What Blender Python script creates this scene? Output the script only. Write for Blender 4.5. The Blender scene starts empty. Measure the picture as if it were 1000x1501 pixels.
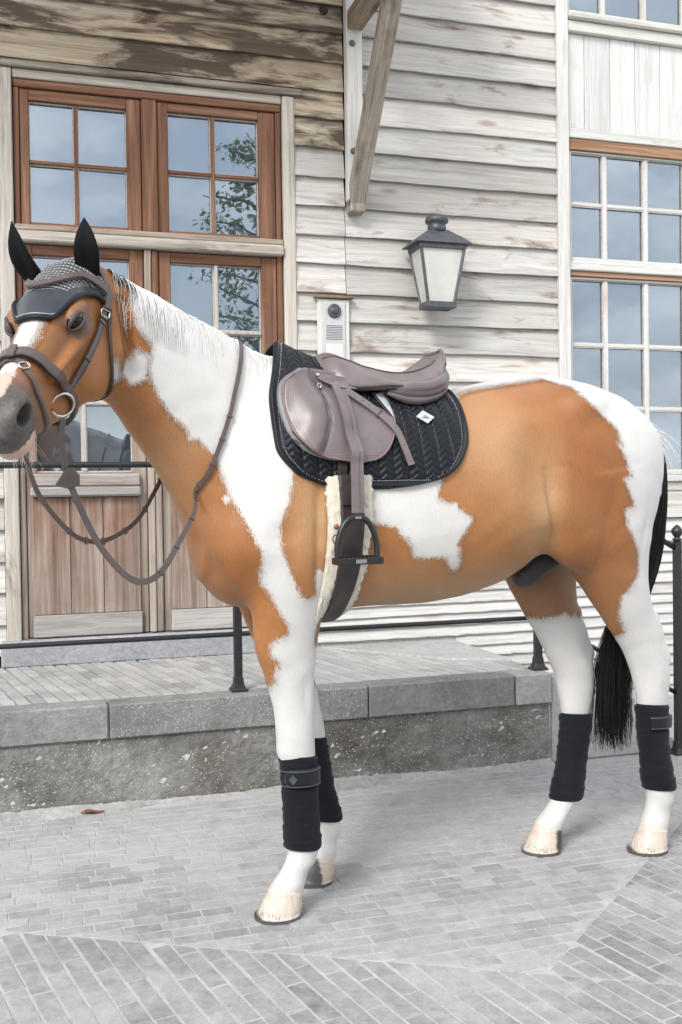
import bpy, bmesh, math, random
import numpy as np
from mathutils import Vector, Matrix
from mathutils.bvhtree import BVHTree

random.seed(7)
RNG = np.random.default_rng(11)
scene = bpy.context.scene
COL = scene.collection
PI = math.pi

# ------------------------------------------------------------------ camera
EYE = 1.23                       # eye height of the photographer
cam_data = bpy.data.cameras.new('camera')
cam = bpy.data.objects.new('camera', cam_data)
COL.objects.link(cam)
cam_data.sensor_fit = 'VERTICAL'
cam_data.sensor_height = 36.0
cam_data.lens = 36.0 * 1500.0 / 1501.0
cam_data.clip_start = 0.05
cam_data.clip_end = 500.0
PITCH = math.atan(25.5 / 1500.0)
CAMROT = (Matrix.Rotation(PI / 2 - PITCH, 4, 'X') @ Matrix.Rotation(-0.014, 4, 'Z'))
cam.matrix_world = Matrix.Translation((0, 0, EYE)) @ CAMROT
scene.camera = cam

# ------------------------------------------------------------------ sky and sun
SUN_EL, SUN_AZ = math.radians(41), math.radians(207)   # azimuth clockwise from +Y: behind the camera, to its left
world = bpy.data.worlds.new('World')
scene.world = world
world.use_nodes = True
wn, wl = world.node_tree.nodes, world.node_tree.links
wn.clear()
w_out = wn.new('ShaderNodeOutputWorld')
w_bg = wn.new('ShaderNodeBackground')
w_sky = wn.new('ShaderNodeTexSky')
w_sky.sky_type = 'NISHITA'
w_sky.sun_disc = False
w_sky.sun_elevation = SUN_EL
w_sky.sun_rotation = SUN_AZ
w_sky.air_density = 1.0
w_sky.dust_density = 2.5
w_sky.ozone_density = 1.0
# thin bright cloud cover, the same all round the sky
w_tc = wn.new('ShaderNodeTexCoord')
w_sep = wn.new('ShaderNodeSeparateXYZ')
w_map = wn.new('ShaderNodeMapping'); w_map.inputs['Scale'].default_value = (1.0, 1.0, 2.6)
w_noise = wn.new('ShaderNodeTexNoise'); w_noise.inputs['Scale'].default_value = 3.4
w_noise.inputs['Detail'].default_value = 7.0; w_noise.inputs['Roughness'].default_value = 0.55
w_ramp = wn.new('ShaderNodeValToRGB')
w_ramp.color_ramp.elements[0].position = 0.40; w_ramp.color_ramp.elements[0].color = (0.34, 0.34, 0.34, 1)
w_ramp.color_ramp.elements[1].position = 0.60; w_ramp.color_ramp.elements[1].color = (0.95, 0.95, 0.95, 1)
w_mix = wn.new('ShaderNodeMix'); w_mix.data_type = 'RGBA'
w_mix.inputs['B'].default_value = (10.6, 10.65, 10.75, 1)
wl.new(w_tc.outputs['Generated'], w_map.inputs['Vector'])
wl.new(w_map.outputs['Vector'], w_noise.inputs['Vector'])
wl.new(w_noise.outputs['Fac'], w_ramp.inputs['Fac'])
wl.new(w_ramp.outputs['Color'], w_mix.inputs['Factor'])
wl.new(w_sky.outputs['Color'], w_mix.inputs['A'])
wl.new(w_mix.outputs['Result'], w_bg.inputs['Color'])
w_bg.inputs['Strength'].default_value = 0.088
wl.new(w_bg.outputs['Background'], w_out.inputs['Surface'])

sun_data = bpy.data.lights.new('sun', 'SUN')
sun_data.energy = 1.5
sun_data.angle = math.radians(20)
sun_data.color = (1.0, 0.98, 0.95)
sun = bpy.data.objects.new('sun', sun_data)
COL.objects.link(sun)
sd = Vector((math.sin(SUN_AZ) * math.cos(SUN_EL), math.cos(SUN_AZ) * math.cos(SUN_EL), math.sin(SUN_EL)))
sun.rotation_euler = sd.to_track_quat('Z', 'Y').to_euler()
sun.location = sd * 20

vs = scene.view_settings
scene.display_settings.display_device = 'sRGB'
vs.view_transform = 'Standard'
vs.look = 'None'
vs.exposure = 1.04
vs.gamma = 1.0
vs.use_curve_mapping = False
scene.cycles.use_denoising = True
world.cycles.sampling_method = 'MANUAL'
world.cycles.sample_map_resolution = 512
scene.cycles.use_light_tree = False
scene.cycles.use_adaptive_sampling = True
scene.cycles.adaptive_threshold = 0.03
scene.cycles.max_bounces = 5
scene.cycles.diffuse_bounces = 3
scene.cycles.glossy_bounces = 3
scene.cycles.transparent_max_bounces = 12
scene.cycles.caustics_reflective = False
scene.cycles.caustics_refractive = False

# ------------------------------------------------------------------ helpers
def link(name, me, mat=None, parent=None, matrix=None):
    o = bpy.data.objects.new(name, me)
    COL.objects.link(o)
    if mat is not None and me is not None and not me.materials:
        me.materials.append(mat)
    if parent is not None:
        o.parent = parent
    if matrix is not None:
        o.matrix_local = matrix
    return o

def empty(name, matrix=None, parent=None):
    o = bpy.data.objects.new(name, None)
    COL.objects.link(o)
    o.empty_display_size = 0.1
    if parent is not None:
        o.parent = parent
    if matrix is not None:
        o.matrix_local = matrix
    return o

def tag(o, label=None, category=None, group=None, kind=None):
    if label: o['label'] = label
    if category: o['category'] = category
    if group: o['group'] = group
    if kind: o['kind'] = kind
    return o

def mesh_np(name, V, Fc, smooth=True):
    """mesh from vertex array and a list/array of polygons"""
    me = bpy.data.meshes.new(name)
    me.from_pydata([tuple(map(float, v)) for v in V], [], [tuple(int(i) for i in f) for f in Fc])
    me.update()
    if smooth:
        me.polygons.foreach_set('use_smooth', np.ones(len(me.polygons), bool))
    return me

class MB:
    """collects boxes, prisms, tubes and lathes into one mesh"""
    def __init__(self):
        self.V = []; self.F = []; self.S = []
    def add(self, V, F, smooth=False):
        b = len(self.V)
        self.V += [tuple(map(float, v)) for v in V]
        self.F += [tuple(b + i for i in f) for f in F]
        self.S += [smooth] * len(F)
        return self
    def box(self, x0, x1, y0, y1, z0, z1, M=None):
        V = [(x, y, z) for z in (z0, z1) for y in (y0, y1) for x in (x0, x1)]
        if M is not None: V = [M @ Vector(v) for v in V]
        return self.add(V, [(0, 2, 3, 1), (4, 5, 7, 6), (0, 1, 5, 4), (2, 6, 7, 3), (0, 4, 6, 2), (1, 3, 7, 5)])
    def tube(self, pts, rad, n=8, caps=True, smooth=True, flat=None):
        """round tube along pts; flat=(ra, rb, up): elliptical"""
        P = np.array([tuple(p) for p in pts], float); m = len(P)
        R = np.full(m, rad, float) if np.isscalar(rad) else np.asarray(rad, float)
        T = np.gradient(P, axis=0); T /= np.linalg.norm(T, axis=1)[:, None] + 1e-12
        ref = np.array([0, 0, 1.0]) if abs(T[0, 2]) < .9 else np.array([1.0, 0, 0])
        N = np.zeros_like(P); n0 = ref - T[0] * (ref @ T[0]); n0 /= np.linalg.norm(n0); N[0] = n0
        for i in range(1, m):
            q = N[i - 1] - T[i] * (N[i - 1] @ T[i]); N[i] = q / (np.linalg.norm(q) + 1e-12)
        B = np.cross(T, N)
        a = np.arange(n) * 2 * PI / n
        V = (P[:, None, :] + R[:, None, None] * (np.cos(a)[None, :, None] * N[:, None, :] + np.sin(a)[None, :, None] * B[:, None, :])).reshape(-1, 3)
        F = [(i * n + j, i * n + (j + 1) % n, (i + 1) * n + (j + 1) % n, (i + 1) * n + j) for i in range(m - 1) for j in range(n)]
        if caps:
            F.append(tuple(reversed(range(n)))); F.append(tuple((m - 1) * n + j for j in range(n)))
        return self.add(V, F, smooth)
    def lathe(self, prof, n=20, M=None, smooth=True):
        V = []; m = len(prof)
        for r, z in prof:
            for j in range(n):
                a = 2 * PI * j / n; V.append((r * math.cos(a), r * math.sin(a), z))
        F = [(i * n + j, i * n + (j + 1) % n, (i + 1) * n + (j + 1) % n, (i + 1) * n + j) for i in range(m - 1) for j in range(n)]
        F.append(tuple(reversed(range(n)))); F.append(tuple((m - 1) * n + j for j in range(n)))
        if M is not None: V = [M @ Vector(v) for v in V]
        return self.add(V, F, smooth)
    def mesh(self, name, bevel=0.0, seg=1):
        me = bpy.data.meshes.new(name)
        me.from_pydata(self.V, [], self.F); me.update()
        if any(self.S):
            me.polygons.foreach_set('use_smooth', np.array(self.S, bool))
        if bevel > 0:
            bm = bmesh.new(); bm.from_mesh(me)
            ed = [e for e in bm.edges if len(e.link_faces) == 2 and e.calc_face_angle(0) > 0.5]
            bmesh.ops.bevel(bm, geom=ed, offset=bevel, segments=seg, affect='EDGES', profile=0.7)
            bm.to_mesh(me); bm.free()
        return me
    def build(self, name, mat, parent=None, matrix=None, bevel=0.0, seg=1):
        return link(name, self.mesh(name, bevel, seg), mat, parent, matrix)

def catmull(pts, n=8):
    P = np.array([tuple(p) for p in pts], float)
    Q = np.vstack([2 * P[0] - P[1], P, 2 * P[-1] - P[-2]])
    out = []
    for i in range(len(P) - 1):
        p0, p1, p2, p3 = Q[i:i + 4]
        for k in range(n):
            t = k / n
            out.append(.5 * (2 * p1 + (p2 - p0) * t + (2 * p0 - 5 * p1 + 4 * p2 - p3) * t * t + (3 * p1 - p0 - 3 * p2 + p3) * t ** 3))
    out.append(P[-1])
    return np.array(out)

# ------------------------------------------------------------------ material helpers
class NT:
    """small wrapper to write node trees tersely"""
    def __init__(self, name):
        self.m = bpy.data.materials.new(name); self.m.use_nodes = True
        self.n = self.m.node_tree.nodes; self.l = self.m.node_tree.links
        self.n.clear()
        self.out = self.n.new('ShaderNodeOutputMaterial')
        self.b = self.n.new('ShaderNodeBsdfPrincipled')
        self.l.new(self.b.outputs[0], self.out.inputs['Surface'])
    def set(self, **k):
        for a, v in k.items():
            a = a.replace('_', ' ')
            s = self.b.inputs[a]
            if hasattr(v, 'is_linked') or isinstance(v, bpy.types.NodeSocket): self.l.new(v, s)
            else:
                if isinstance(v, tuple) and len(v) == 3: v = (*v, 1)
                s.default_value = v
        return self
    def node(self, typ, ins=None, **props):
        n = self.n.new(typ)
        for a, v in props.items(): setattr(n, a, v)
        for a, v in (ins or {}).items():
            if isinstance(v, bpy.types.NodeSocket): self.l.new(v, n.inputs[a])
            else:
                if isinstance(v, tuple) and len(v) == 3 and n.inputs[a].type == 'RGBA': v = (*v, 1)
                n.inputs[a].default_value = v
        return n
    def coord(self, kind='Object'):
        return self.node('ShaderNodeTexCoord').outputs[kind]
    def mapping(self, vec, scale=(1, 1, 1), rot=(0, 0, 0), loc=(0, 0, 0)):
        return self.node('ShaderNodeMapping', {'Vector': vec, 'Scale': scale, 'Rotation': rot, 'Location': loc}).outputs[0]
    def noise(self, vec, scale, detail=4, rough=.55, dist=0.0):
        return self.node('ShaderNodeTexNoise', {'Vector': vec, 'Scale': scale, 'Detail': detail, 'Roughness': rough, 'Distortion': dist}).outputs['Fac']
    def ramp(self, fac, stops, interp='LINEAR'):
        n = self.node('ShaderNodeValToRGB', {'Fac': fac}); r = n.color_ramp; r.interpolation = interp
        while len(r.elements) < len(stops): r.elements.new(.5)
        for e, (p, c) in zip(r.elements, stops):
            e.position = p
            e.color = (c, c, c, 1) if np.isscalar(c) else (*c, 1)
        return n.outputs['Color']
    def mix(self, fac, a, b, blend='MIX'):
        n = self.n.new('ShaderNodeMix'); n.data_type = 'RGBA'; n.blend_type = blend
        for k, v in ((0, fac), (6, a), (7, b)):
            if isinstance(v, bpy.types.NodeSocket): self.l.new(v, n.inputs[k])
            else:
                if k and np.isscalar(v): v = (v, v, v, 1)
                elif k and len(v) == 3: v = (*v, 1)
                n.inputs[k].default_value = v
        return n.outputs[2]
    def math(self, op, a, b=None, clamp=False):
        n = self.n.new('ShaderNodeMath'); n.operation = op; n.use_clamp = clamp
        for k, v in ((0, a), (1, b)):
            if v is None: continue
            if isinstance(v, bpy.types.NodeSocket): self.l.new(v, n.inputs[k])
            else: n.inputs[k].default_value = v
        return n.outputs[0]
    def attr(self, name):
        return self.node('ShaderNodeAttribute', attribute_name=name)
    def rand(self):
        return self.node('ShaderNodeObjectInfo').outputs['Random']
    def bump(self, h, strength=.3, dist=.01, normal=None):
        d = {'Height': h, 'Strength': strength, 'Distance': dist}
        if normal is not None: d['Normal'] = normal
        s = self.node('ShaderNodeBump', d).outputs[0]
        self.l.new(s, self.b.inputs['Normal'])
        return s

def plain(name, col, rough=.5, spec=.5, metal=0.0, noise=0.0, nscale=60, bump=0.0, sheen=0.0):
    m = NT(name); c = col
    if noise or bump:
        f = m.noise(m.coord('Object'), nscale, 5, .6)
        if noise:
            c = m.mix(1.0, (*col, 1), m.ramp(f, [(.25, 1 - noise), (.75, 1 + noise)]), 'MULTIPLY')
        if bump: m.bump(f, bump, .004)
    m.set(Base_Color=c, Roughness=rough, Specular_IOR_Level=spec, Metallic=metal, Sheen_Weight=sheen)
    return m.m
# ================================================================== setting
TH = math.radians(17.2)
WX = Vector((math.cos(TH), math.sin(TH), 0)); WY = Vector((-math.sin(TH), math.cos(TH), 0))
def frame_at(d):
    o = WY * d
    return Matrix(((WX.x, WY.x, 0, o.x), (WX.y, WY.y, 0, o.y), (0, 0, 1, 0), (0, 0, 0, 1)))
HOUSE_M = frame_at(5.3)          # local x along the wall, y into the house, z up
SITE_M = frame_at(0.0)

# ---- materials of the place
def rvec(m, vec, amt=13.0):
    """shift a texture by the object's own random number so that no two pieces look alike"""
    r = m.node('ShaderNodeVectorMath', {0: (7.3, 3.1, 5.7), 'Scale': m.math('MULTIPLY', m.rand(), amt)}, operation='SCALE').outputs[0]
    return m.node('ShaderNodeVectorMath', {0: vec, 1: r}, operation='ADD').outputs[0]

def wood(name, light, mid, dark, stain=(.10, .072, .052), stain_amt=.5, axis=0, rough=.8, var=.16, warm=None, warm_amt=0.0, fine=.35):
    m = NT(name); P = rvec(m, m.coord('Object'))
    sc = [40, 40, 40]; sc[axis] = 1.3
    sf = [190, 190, 190]; sf[axis] = 3.4
    wob = m.noise(P, 3.0, 3, .5)
    Pw = m.node('ShaderNodeVectorMath', {0: P, 1: m.node('ShaderNodeVectorMath', {0: (.03, .03, .03), 'Scale': wob}, operation='SCALE').outputs[0]}, operation='ADD').outputs[0]
    g1 = m.noise(m.mapping(Pw, tuple(sc)), 1.0, 5, .65, .6)
    g2 = m.noise(m.mapping(Pw, tuple(sf)), 1.0, 3, .6)
    c = m.ramp(g1, [(.28, dark), (.48, mid), (.68, light)])
    c = m.mix(fine, c, m.ramp(g2, [(.30, .55), (.62, 1.18)]), 'MULTIPLY')
    if warm is not None:
        c = m.mix(m.math('MULTIPLY', m.ramp(m.noise(P, 1.7, 4, .55), [(.40, 0.0), (.62, 1.0)]), warm_amt), c, warm)
    ss = [4.5, 4.5, 9.0]; ss[axis] = 2.0
    st = m.noise(m.mapping(P, tuple(ss)), 1.0, 5, .66, .45)
    lo = .66 - .22 * stain_amt
    c = m.mix(m.math('MULTIPLY', m.ramp(st, [(lo, 0.0), (lo + .12, 1.0)]), .85), c, m.mix(g2, stain, tuple(q * 2.2 for q in stain)))
    kn = m.node('ShaderNodeTexVoronoi', {'Vector': m.mapping(P, tuple(1.6 if i == axis else 5.5 for i in range(3))), 'Scale': 1.0, 'Randomness': 1.0}).outputs['Distance']
    c = m.mix(m.math('MULTIPLY', m.ramp(kn, [(.05, 1.0), (.13, 0.0)]), .55), c, tuple(q * 1.6 for q in stain))
    k = m.math('ADD', 1 - var, m.math('MULTIPLY', m.rand(), 2 * var))
    c = m.mix(1.0, c, m.node('ShaderNodeCombineColor', {0: k, 1: k, 2: k}).outputs[0], 'MULTIPLY')
    m.bump(m.math('ADD', g2, m.math('MULTIPLY', g1, .7)), .5, .004)
    m.set(Base_Color=c, Roughness=rough, Specular_IOR_Level=.22)
    return m.m
M_SIDING = wood('siding_silver_grey', (.60, .592, .570), (.515, .506, .482), (.35, .336, .312), stain=(.11, .072, .050), stain_amt=.42, warm=(.52, .43, .35), warm_amt=.18, fine=.28, var=.17)
M_SIDING_ST_SH = wood('siding_stained_shaded', (.62, .57, .48), (.46, .40, .315), (.25, .195, .14), stain=(.032, .022, .016), stain_amt=.98, warm=(.40, .28, .17), warm_amt=.40)  # water stains, darkened further with the canopy's shade painted in
M_SIDING_WH = wood('whitewashed_boards', (.64, .64, .63), (.585, .585, .575), (.48, .475, .46), stain=(.34, .21, .16), stain_amt=.12, axis=2, var=.06)
M_TRIM = wood('pale_trim', (.68, .675, .655), (.61, .605, .585), (.45, .44, .415), stain_amt=.15, axis=2, var=.06)
M_CASING = wood('weathered_casing', (.56, .53, .48), (.46, .43, .385), (.29, .255, .215), stain=(.11, .085, .065), stain_amt=.35, axis=2, var=.06)
M_CASING_H = wood('weathered_casing_level', (.54, .51, .455), (.43, .395, .345), (.26, .225, .185), stain=(.09, .07, .055), stain_amt=.40, axis=0, var=.06)
M_TRIM_H = wood('pale_trim_level', (.64, .635, .60), (.55, .545, .51), (.38, .37, .34), stain_amt=.22, axis=0, var=.06, warm=(.40, .42, .33), warm_amt=.25)
M_BEAM = wood('old_oak_beam', (.45, .415, .36), (.335, .30, .25), (.18, .155, .125), stain=(.08, .065, .05), stain_amt=.45, axis=2, fine=.6)
M_BEAM_Y = wood('old_oak_beam_across', (.40, .33, .25), (.29, .23, .165), (.15, .115, .08), stain=(.06, .042, .03), stain_amt=.5, axis=1, fine=.6)
M_BEAM_X = wood('old_oak_beam_level', (.36, .29, .21), (.25, .195, .14), (.13, .10, .07), stain=(.05, .036, .026), stain_amt=.6, axis=0, fine=.6)
def door_wood(name, axis, grey_z):
    """red-brown oiled wood bleached grey towards the foot of the door"""
    m = NT(name); O = m.coord('Object'); P = rvec(m, O)
    sc = [30, 30, 30]; sc[axis] = 1.2; sf = [170, 170, 170]; sf[axis] = 3.0
    g1 = m.noise(m.mapping(P, tuple(sc)), 1.0, 5, .62, .5); g2 = m.noise(m.mapping(P, tuple(sf)), 1.0, 3, .6)
    red = m.ramp(g1, [(.26, (.070, .030, .017)), (.46, (.168, .078, .045)), (.62, (.245, .130, .080)), (.78, (.42, .29, .21))])
    grey = m.ramp(g1, [(.28, (.15, .118, .095)), (.50, (.31, .262, .225)), (.72, (.48, .44, .40))])
    W = m.node('ShaderNodeNewGeometry').outputs['Position']
    z = m.node('ShaderNodeSeparateXYZ', {'Vector': W}).outputs['Z']
    f = m.math('ADD', m.math('MULTIPLY', m.math('SUBTRACT', grey_z, z), .9), m.math('MULTIPLY', m.math('SUBTRACT', m.noise(P, 4.0, 5, .6), .5), 1.4))
    f = m.math('ADD', f, .45, True)
    c = m.mix(m.math('MULTIPLY', f, .92), red, grey)
    c = m.mix(.4, c, m.ramp(g2, [(.30, .6), (.65, 1.2)]), 'MULTIPLY')
    m.bump(m.math('ADD', g2, m.math('MULTIPLY', g1, .6)), .4, .003)
    m.set(Base_Color=c, Roughness=.62, Specular_IOR_Level=.3)
    return m.m
M_DOOR_V = door_wood('door_wood_upright', 2, 1.75)
M_DOOR_H = door_wood('door_wood_level', 0, 1.75)
M_DOOR_PL = door_wood('door_wood_planks', 2, 1.10)
def glass(name):
    m = NT(name); P = rvec(m, m.coord('Object'))
    m.bump(m.noise(P, 3.0, 2, .5), .07, .02)
    m.set(Base_Color=(.045, .055, .065), Roughness=.012, IOR=3.7, Specular_Tint=(.78, .89, 1.0))
    return m.m
M_GLASS = glass('window_glass')
M_PUTTY = plain('old_putty', (.50, .485, .455), .8, .2, 0, .3, 60)
def stone(name, a, b, spots=.5, moss=0.0, bumpd=.012, sc=1.0):
    m = NT(name); P = rvec(m, m.coord('Object'), 3.0)
    n1 = m.noise(P, 3.0 * sc, 6, .65); n2 = m.noise(P, 38 * sc, 4, .7); n3 = m.noise(P, 150, 3, .7)
    c = m.ramp(n1, [(.30, a), (.68, b)])
    c = m.mix(.5, c, m.ramp(n2, [(.28, .55), (.70, 1.35)]), 'MULTIPLY')
    c = m.mix(.30, c, m.ramp(n3, [(.3, .7), (.7, 1.25)]), 'MULTIPLY')
    if moss:
        g = m.noise(m.mapping(P, (1.6, 1.6, 3.2)), 1.0, 5, .7)
        c = m.mix(m.math('MULTIPLY', m.ramp(g, [(.46, 0.0), (.64, 1.0)]), moss), c, m.ramp(n2, [(.3, (.055, .050, .034)), (.7, (.135, .125, .080))]))
    if spots:
        v = m.node('ShaderNodeTexVoronoi', {'Vector': P, 'Scale': 88.0, 'Randomness': 1.0})
        big = m.ramp(m.noise(P, 4.5, 4, .6), [(.34, 0.0), (.50, 1.0)])
        sz = m.math('MULTIPLY', m.math('ADD', m.math('MULTIPLY', v.outputs['Color'], .34), .02), 1.0)
        s = m.math('MULTIPLY', m.math('MULTIPLY', m.math('SUBTRACT', sz, v.outputs['Distance']), 14.0, True), big)
        c = m.mix(m.math('MULTIPLY', s, spots), c, (.50, .49, .46))
    m.bump(m.math('ADD', n2, m.math('MULTIPLY', n3, .5)), .6, bumpd)
    m.set(Base_Color=c, Roughness=.88, Specular_IOR_Level=.2)
    return m.m
M_CAP = stone('kerb_bluestone', (.165, .168, .172), (.295, .295, .292), .85, .12)
M_CAP_NEW = stone('kerb_pale_stone', (.30, .30, .295), (.40, .40, .395), .2, .0)
M_ROUGH = stone('old_concrete', (.105, .101, .095), (.37, .365, .352), 1.0, .55, .03)
M_RAMP = stone('pale_concrete', (.36, .36, .355), (.47, .47, .46), .15, .0)
M_SILL = stone('threshold_bluestone', (.28, .29, .31), (.38, .39, .41), .1, .0)
def brick_mat(name, lo, hi, whitew=.0):
    m = NT(name); P = rvec(m, m.coord('Object'))
    W = m.node('ShaderNodeNewGeometry').outputs['Position']
    n1 = m.noise(P, 11, 5, .65); n2 = m.noise(P, 90, 3, .7); n3 = m.noise(W, 1.1, 4, .6)
    c = m.ramp(n1, [(.25, lo), (.75, hi)])
    k = m.math('ADD', .80, m.math('MULTIPLY', m.rand(), .42))
    c = m.mix(1.0, c, m.node('ShaderNodeCombineColor', {0: k, 1: k, 2: m.math('MULTIPLY', k, 1.01)}).outputs[0], 'MULTIPLY')
    c = m.mix(.5, c, m.ramp(n2, [(.3, .70), (.7, 1.22)]), 'MULTIPLY')
    dust = m.math('MULTIPLY', m.ramp(m.math('ADD', m.math('MULTIPLY', n3, .6), m.math('MULTIPLY', m.noise(W, 22, 4, .7), .4)), [(.42, 0.0), (.60, 1.0)]), .62)
    c = m.mix(dust, c, (.43, .43, .425))
    dirt = m.math('MULTIPLY', m.ramp(m.noise(W, 3.4, 6, .7), [(.54, 0.0), (.72, 1.0)]), .45)
    c = m.mix(dirt, c, (.15, .147, .142))
    m.bump(m.math('ADD', n1, m.math('MULTIPLY', n2, .5)), .45, .005)
    m.set(Base_Color=c, Roughness=.86, Specular_IOR_Level=.22)
    return m.m
M_PAVER = brick_mat('grey_clay_paver', (.245, .245, .249), (.350, .350, .354))
M_PAVER_B = brick_mat('grey_clay_paver_border', (.180, .182, .188), (.285, .287, .293))
M_PAVER_T = brick_mat('terrace_paver', (.33, .325, .315), (.43, .425, .415))
def sand_mat():
    m = NT('joint_sand'); W = m.node('ShaderNodeNewGeometry').outputs['Position']
    a = m.noise(W, 6, 5, .65); b = m.noise(W, 160, 3, .7)
    c = m.mix(.5, m.ramp(a, [(.3, (.36, .358, .352)), (.7, (.49, .488, .48))]), m.ramp(b, [(.3, .65), (.7, 1.25)]), 'MULTIPLY')
    m.bump(b, .5, .004); m.set(Base_Color=c, Roughness=.95, Specular_IOR_Level=.1)
    return m.m
M_SAND = sand_mat()
def lime_brick():
    m = NT('limewashed_brick'); P = rvec(m, m.coord('Object'))
    a = m.noise(P, 16, 5, .7); b = m.noise(P, 120, 3, .7)
    c = m.ramp(a, [(.25, (.42, .41, .39)), (.5, (.55, .545, .53)), (.75, (.61, .605, .595))])
    c = m.mix(.4, c, m.ramp(b, [(.3, .75), (.7, 1.2)]), 'MULTIPLY')
    m.bump(m.math('ADD', a, m.math('MULTIPLY', b, .5)), .6, .008); m.set(Base_Color=c, Roughness=.9, Specular_IOR_Level=.15)
    return m.m
M_LIME = lime_brick()
M_MORTAR = plain('lime_mortar', (.50, .49, .475), .95, .1, 0, .25, 70, .3)
M_IRON = plain('black_railing_paint', (.014, .015, .018), .42, .5, 0, .35, 45, .12)
M_DARK = plain('dark_interior', (.02, .02, .022), .9, .1)

def piece(parent, name, x0, x1, y0, y1, z0, z1, mat, bev=.003):
    c = Vector(((x0 + x1) / 2, (y0 + y1) / 2, (z0 + z1) / 2)); a, b, d = (x1 - x0) / 2, (y1 - y0) / 2, (z1 - z0) / 2
    me = MB().box(-a, a, -b, b, -d, d).mesh(name, min(bev, a * .4, b * .4, d * .4))
    return link(name, me, mat, parent, Matrix.Translation(c))

# ---- ground sheet
gsh = MB().box(-40, 40, -40, 40, -.30, -.0045).build('ground', M_SAND)
tag(gsh, kind='structure')
pave = MB(); pave.add([(-2.7, 1.2, -.004), (3.4, 1.2, -.004), (3.4, 7.6, -.004), (-2.7, 7.6, -.004)], [(0, 1, 2, 3)])
pavement = pave.build('pavement', M_SAND); tag(pavement, kind='structure')
pavement.location.z = .0018

# ---- brick fields
def clip(poly, a, b, c):
    """keep the part with a*x + b*y >= c"""
    out = []
    for i in range(len(poly)):
        p, q = poly[i], poly[(i + 1) % len(poly)]
        dp, dq = a * p[0] + b * p[1] - c, a * q[0] + b * q[1] - c
        if dp >= 0: out.append(p)
        if dp * dq < 0:
            t = dp / (dp - dq); out.append((p[0] + t * (q[0] - p[0]), p[1] + t * (q[1] - p[1])))
    return out
def area(p): return .5 * abs(sum(p[i][0] * p[(i + 1) % len(p)][1] - p[(i + 1) % len(p)][0] * p[i][1] for i in range(len(p))))
def half(p, q, keep):
    """half plane through p, q that contains keep"""
    a, b = -(q[1] - p[1]), q[0] - p[0]; n = math.hypot(a, b); a, b = a / n, b / n; c = a * p[0] + b * p[1]
    return (a, b, c) if a * keep[0] + b * keep[1] >= c else (-a, -b, -c)
def field_bricks(az, halves, bounds, bl=.202, bw=.0475, jx=.0055, jy=.0090, seed=1, phase=0.0):
    d = Vector((math.sin(az), math.cos(az))); n = Vector((-d.y, d.x))
    if n.x < 0: n = -n
    cs = [(x, y) for x in bounds[:2] for y in bounds[2:]]
    s0, s1 = min(c[0] * d.x + c[1] * d.y for c in cs), max(c[0] * d.x + c[1] * d.y for c in cs)
    t0, t1 = min(c[0] * n.x + c[1] * n.y for c in cs), max(c[0] * n.x + c[1] * n.y for c in cs)
    rg = np.random.default_rng(seed); out = []
    k = 0; t = t0
    while t < t1:
        s = s0 - (k % 2) * (bl + jx) * .5 + rg.normal(0, .018) + phase
        dr = rg.normal(0, .0016)
        while s < s1:
            l = bl + rg.normal(0, .006)
            quad = [(s, t + dr), (s + l, t + dr), (s + l, t + bw + dr), (s, t + bw + dr)]
            q = [(d.x * a + n.x * b, d.y * a + n.y * b) for a, b in quad]
            full = q
            for h in halves:
                q = clip(q, *h)
                if len(q) < 3: break
            cx, cy = d.x * (s + l / 2) + n.x * (t + bw / 2), d.y * (s + l / 2) + n.y * (t + bw / 2)
            if len(q) >= 3 and area(q) > .0006 and bounds[0] < cx < bounds[1] and bounds[2] < cy < bounds[3]:
                out.append((q, q is full or abs(area(q) - area(full)) < 1e-6, (cx, cy), math.atan2(d.y, d.x), l))
            s += l + jx
        t += bw + jy; k += 1
    return out
def prism(q, z0, zt, inset=.0020):
    """closed slab with a softened top edge"""
    k = len(q); cx = sum(p[0] for p in q) / k; cy = sum(p[1] for p in q) / k
    if sum(q[i][0] * q[(i + 1) % k][1] - q[(i + 1) % k][0] * q[i][1] for i in range(k)) < 0: q = q[::-1]
    ins = []
    for x, y in q:
        L = math.hypot(x - cx, y - cy); f = max(1 - inset * 1.3 / max(L, 1e-4), .6); ins.append((cx + (x - cx) * f, cy + (y - cy) * f))
    V = [(x, y, z0) for x, y in q] + [(x, y, zt - inset * .7) for x, y in q] + [(x, y, zt) for x, y in ins]
    F = [(i, (i + 1) % k, k + (i + 1) % k, k + i) for i in range(k)] + [(k + i, k + (i + 1) % k, 2 * k + (i + 1) % k, 2 * k + i) for i in range(k)] + [tuple(range(2 * k, 3 * k))]
    return V, F
def to_px(p):
    q = (CAMROT.to_3x3().transposed() @ (Vector(p) - Vector((0, 0, EYE))))
    if q.z > -.2: return None
    return 500 + 1500 * q.x / -q.z, 750.5 - 1500 * q.y / -q.z
BRV = []
for v in range(6):     # a few brick shapes shared by all whole bricks
    g = np.random.default_rng(50 + v)
    a, b = .1010, .02375
    q = [(-a + g.normal(0, .0015), -b + g.normal(0, .0008)), (a + g.normal(0, .0015), -b + g.normal(0, .0008)), (a + g.normal(0, .0015), b + g.normal(0, .0008)), (-a + g.normal(0, .0015), b + g.normal(0, .0008))]
    V, F = prism(q, -.03, 0.0); BRV.append(mesh_np('brick', V, F, False))
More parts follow.
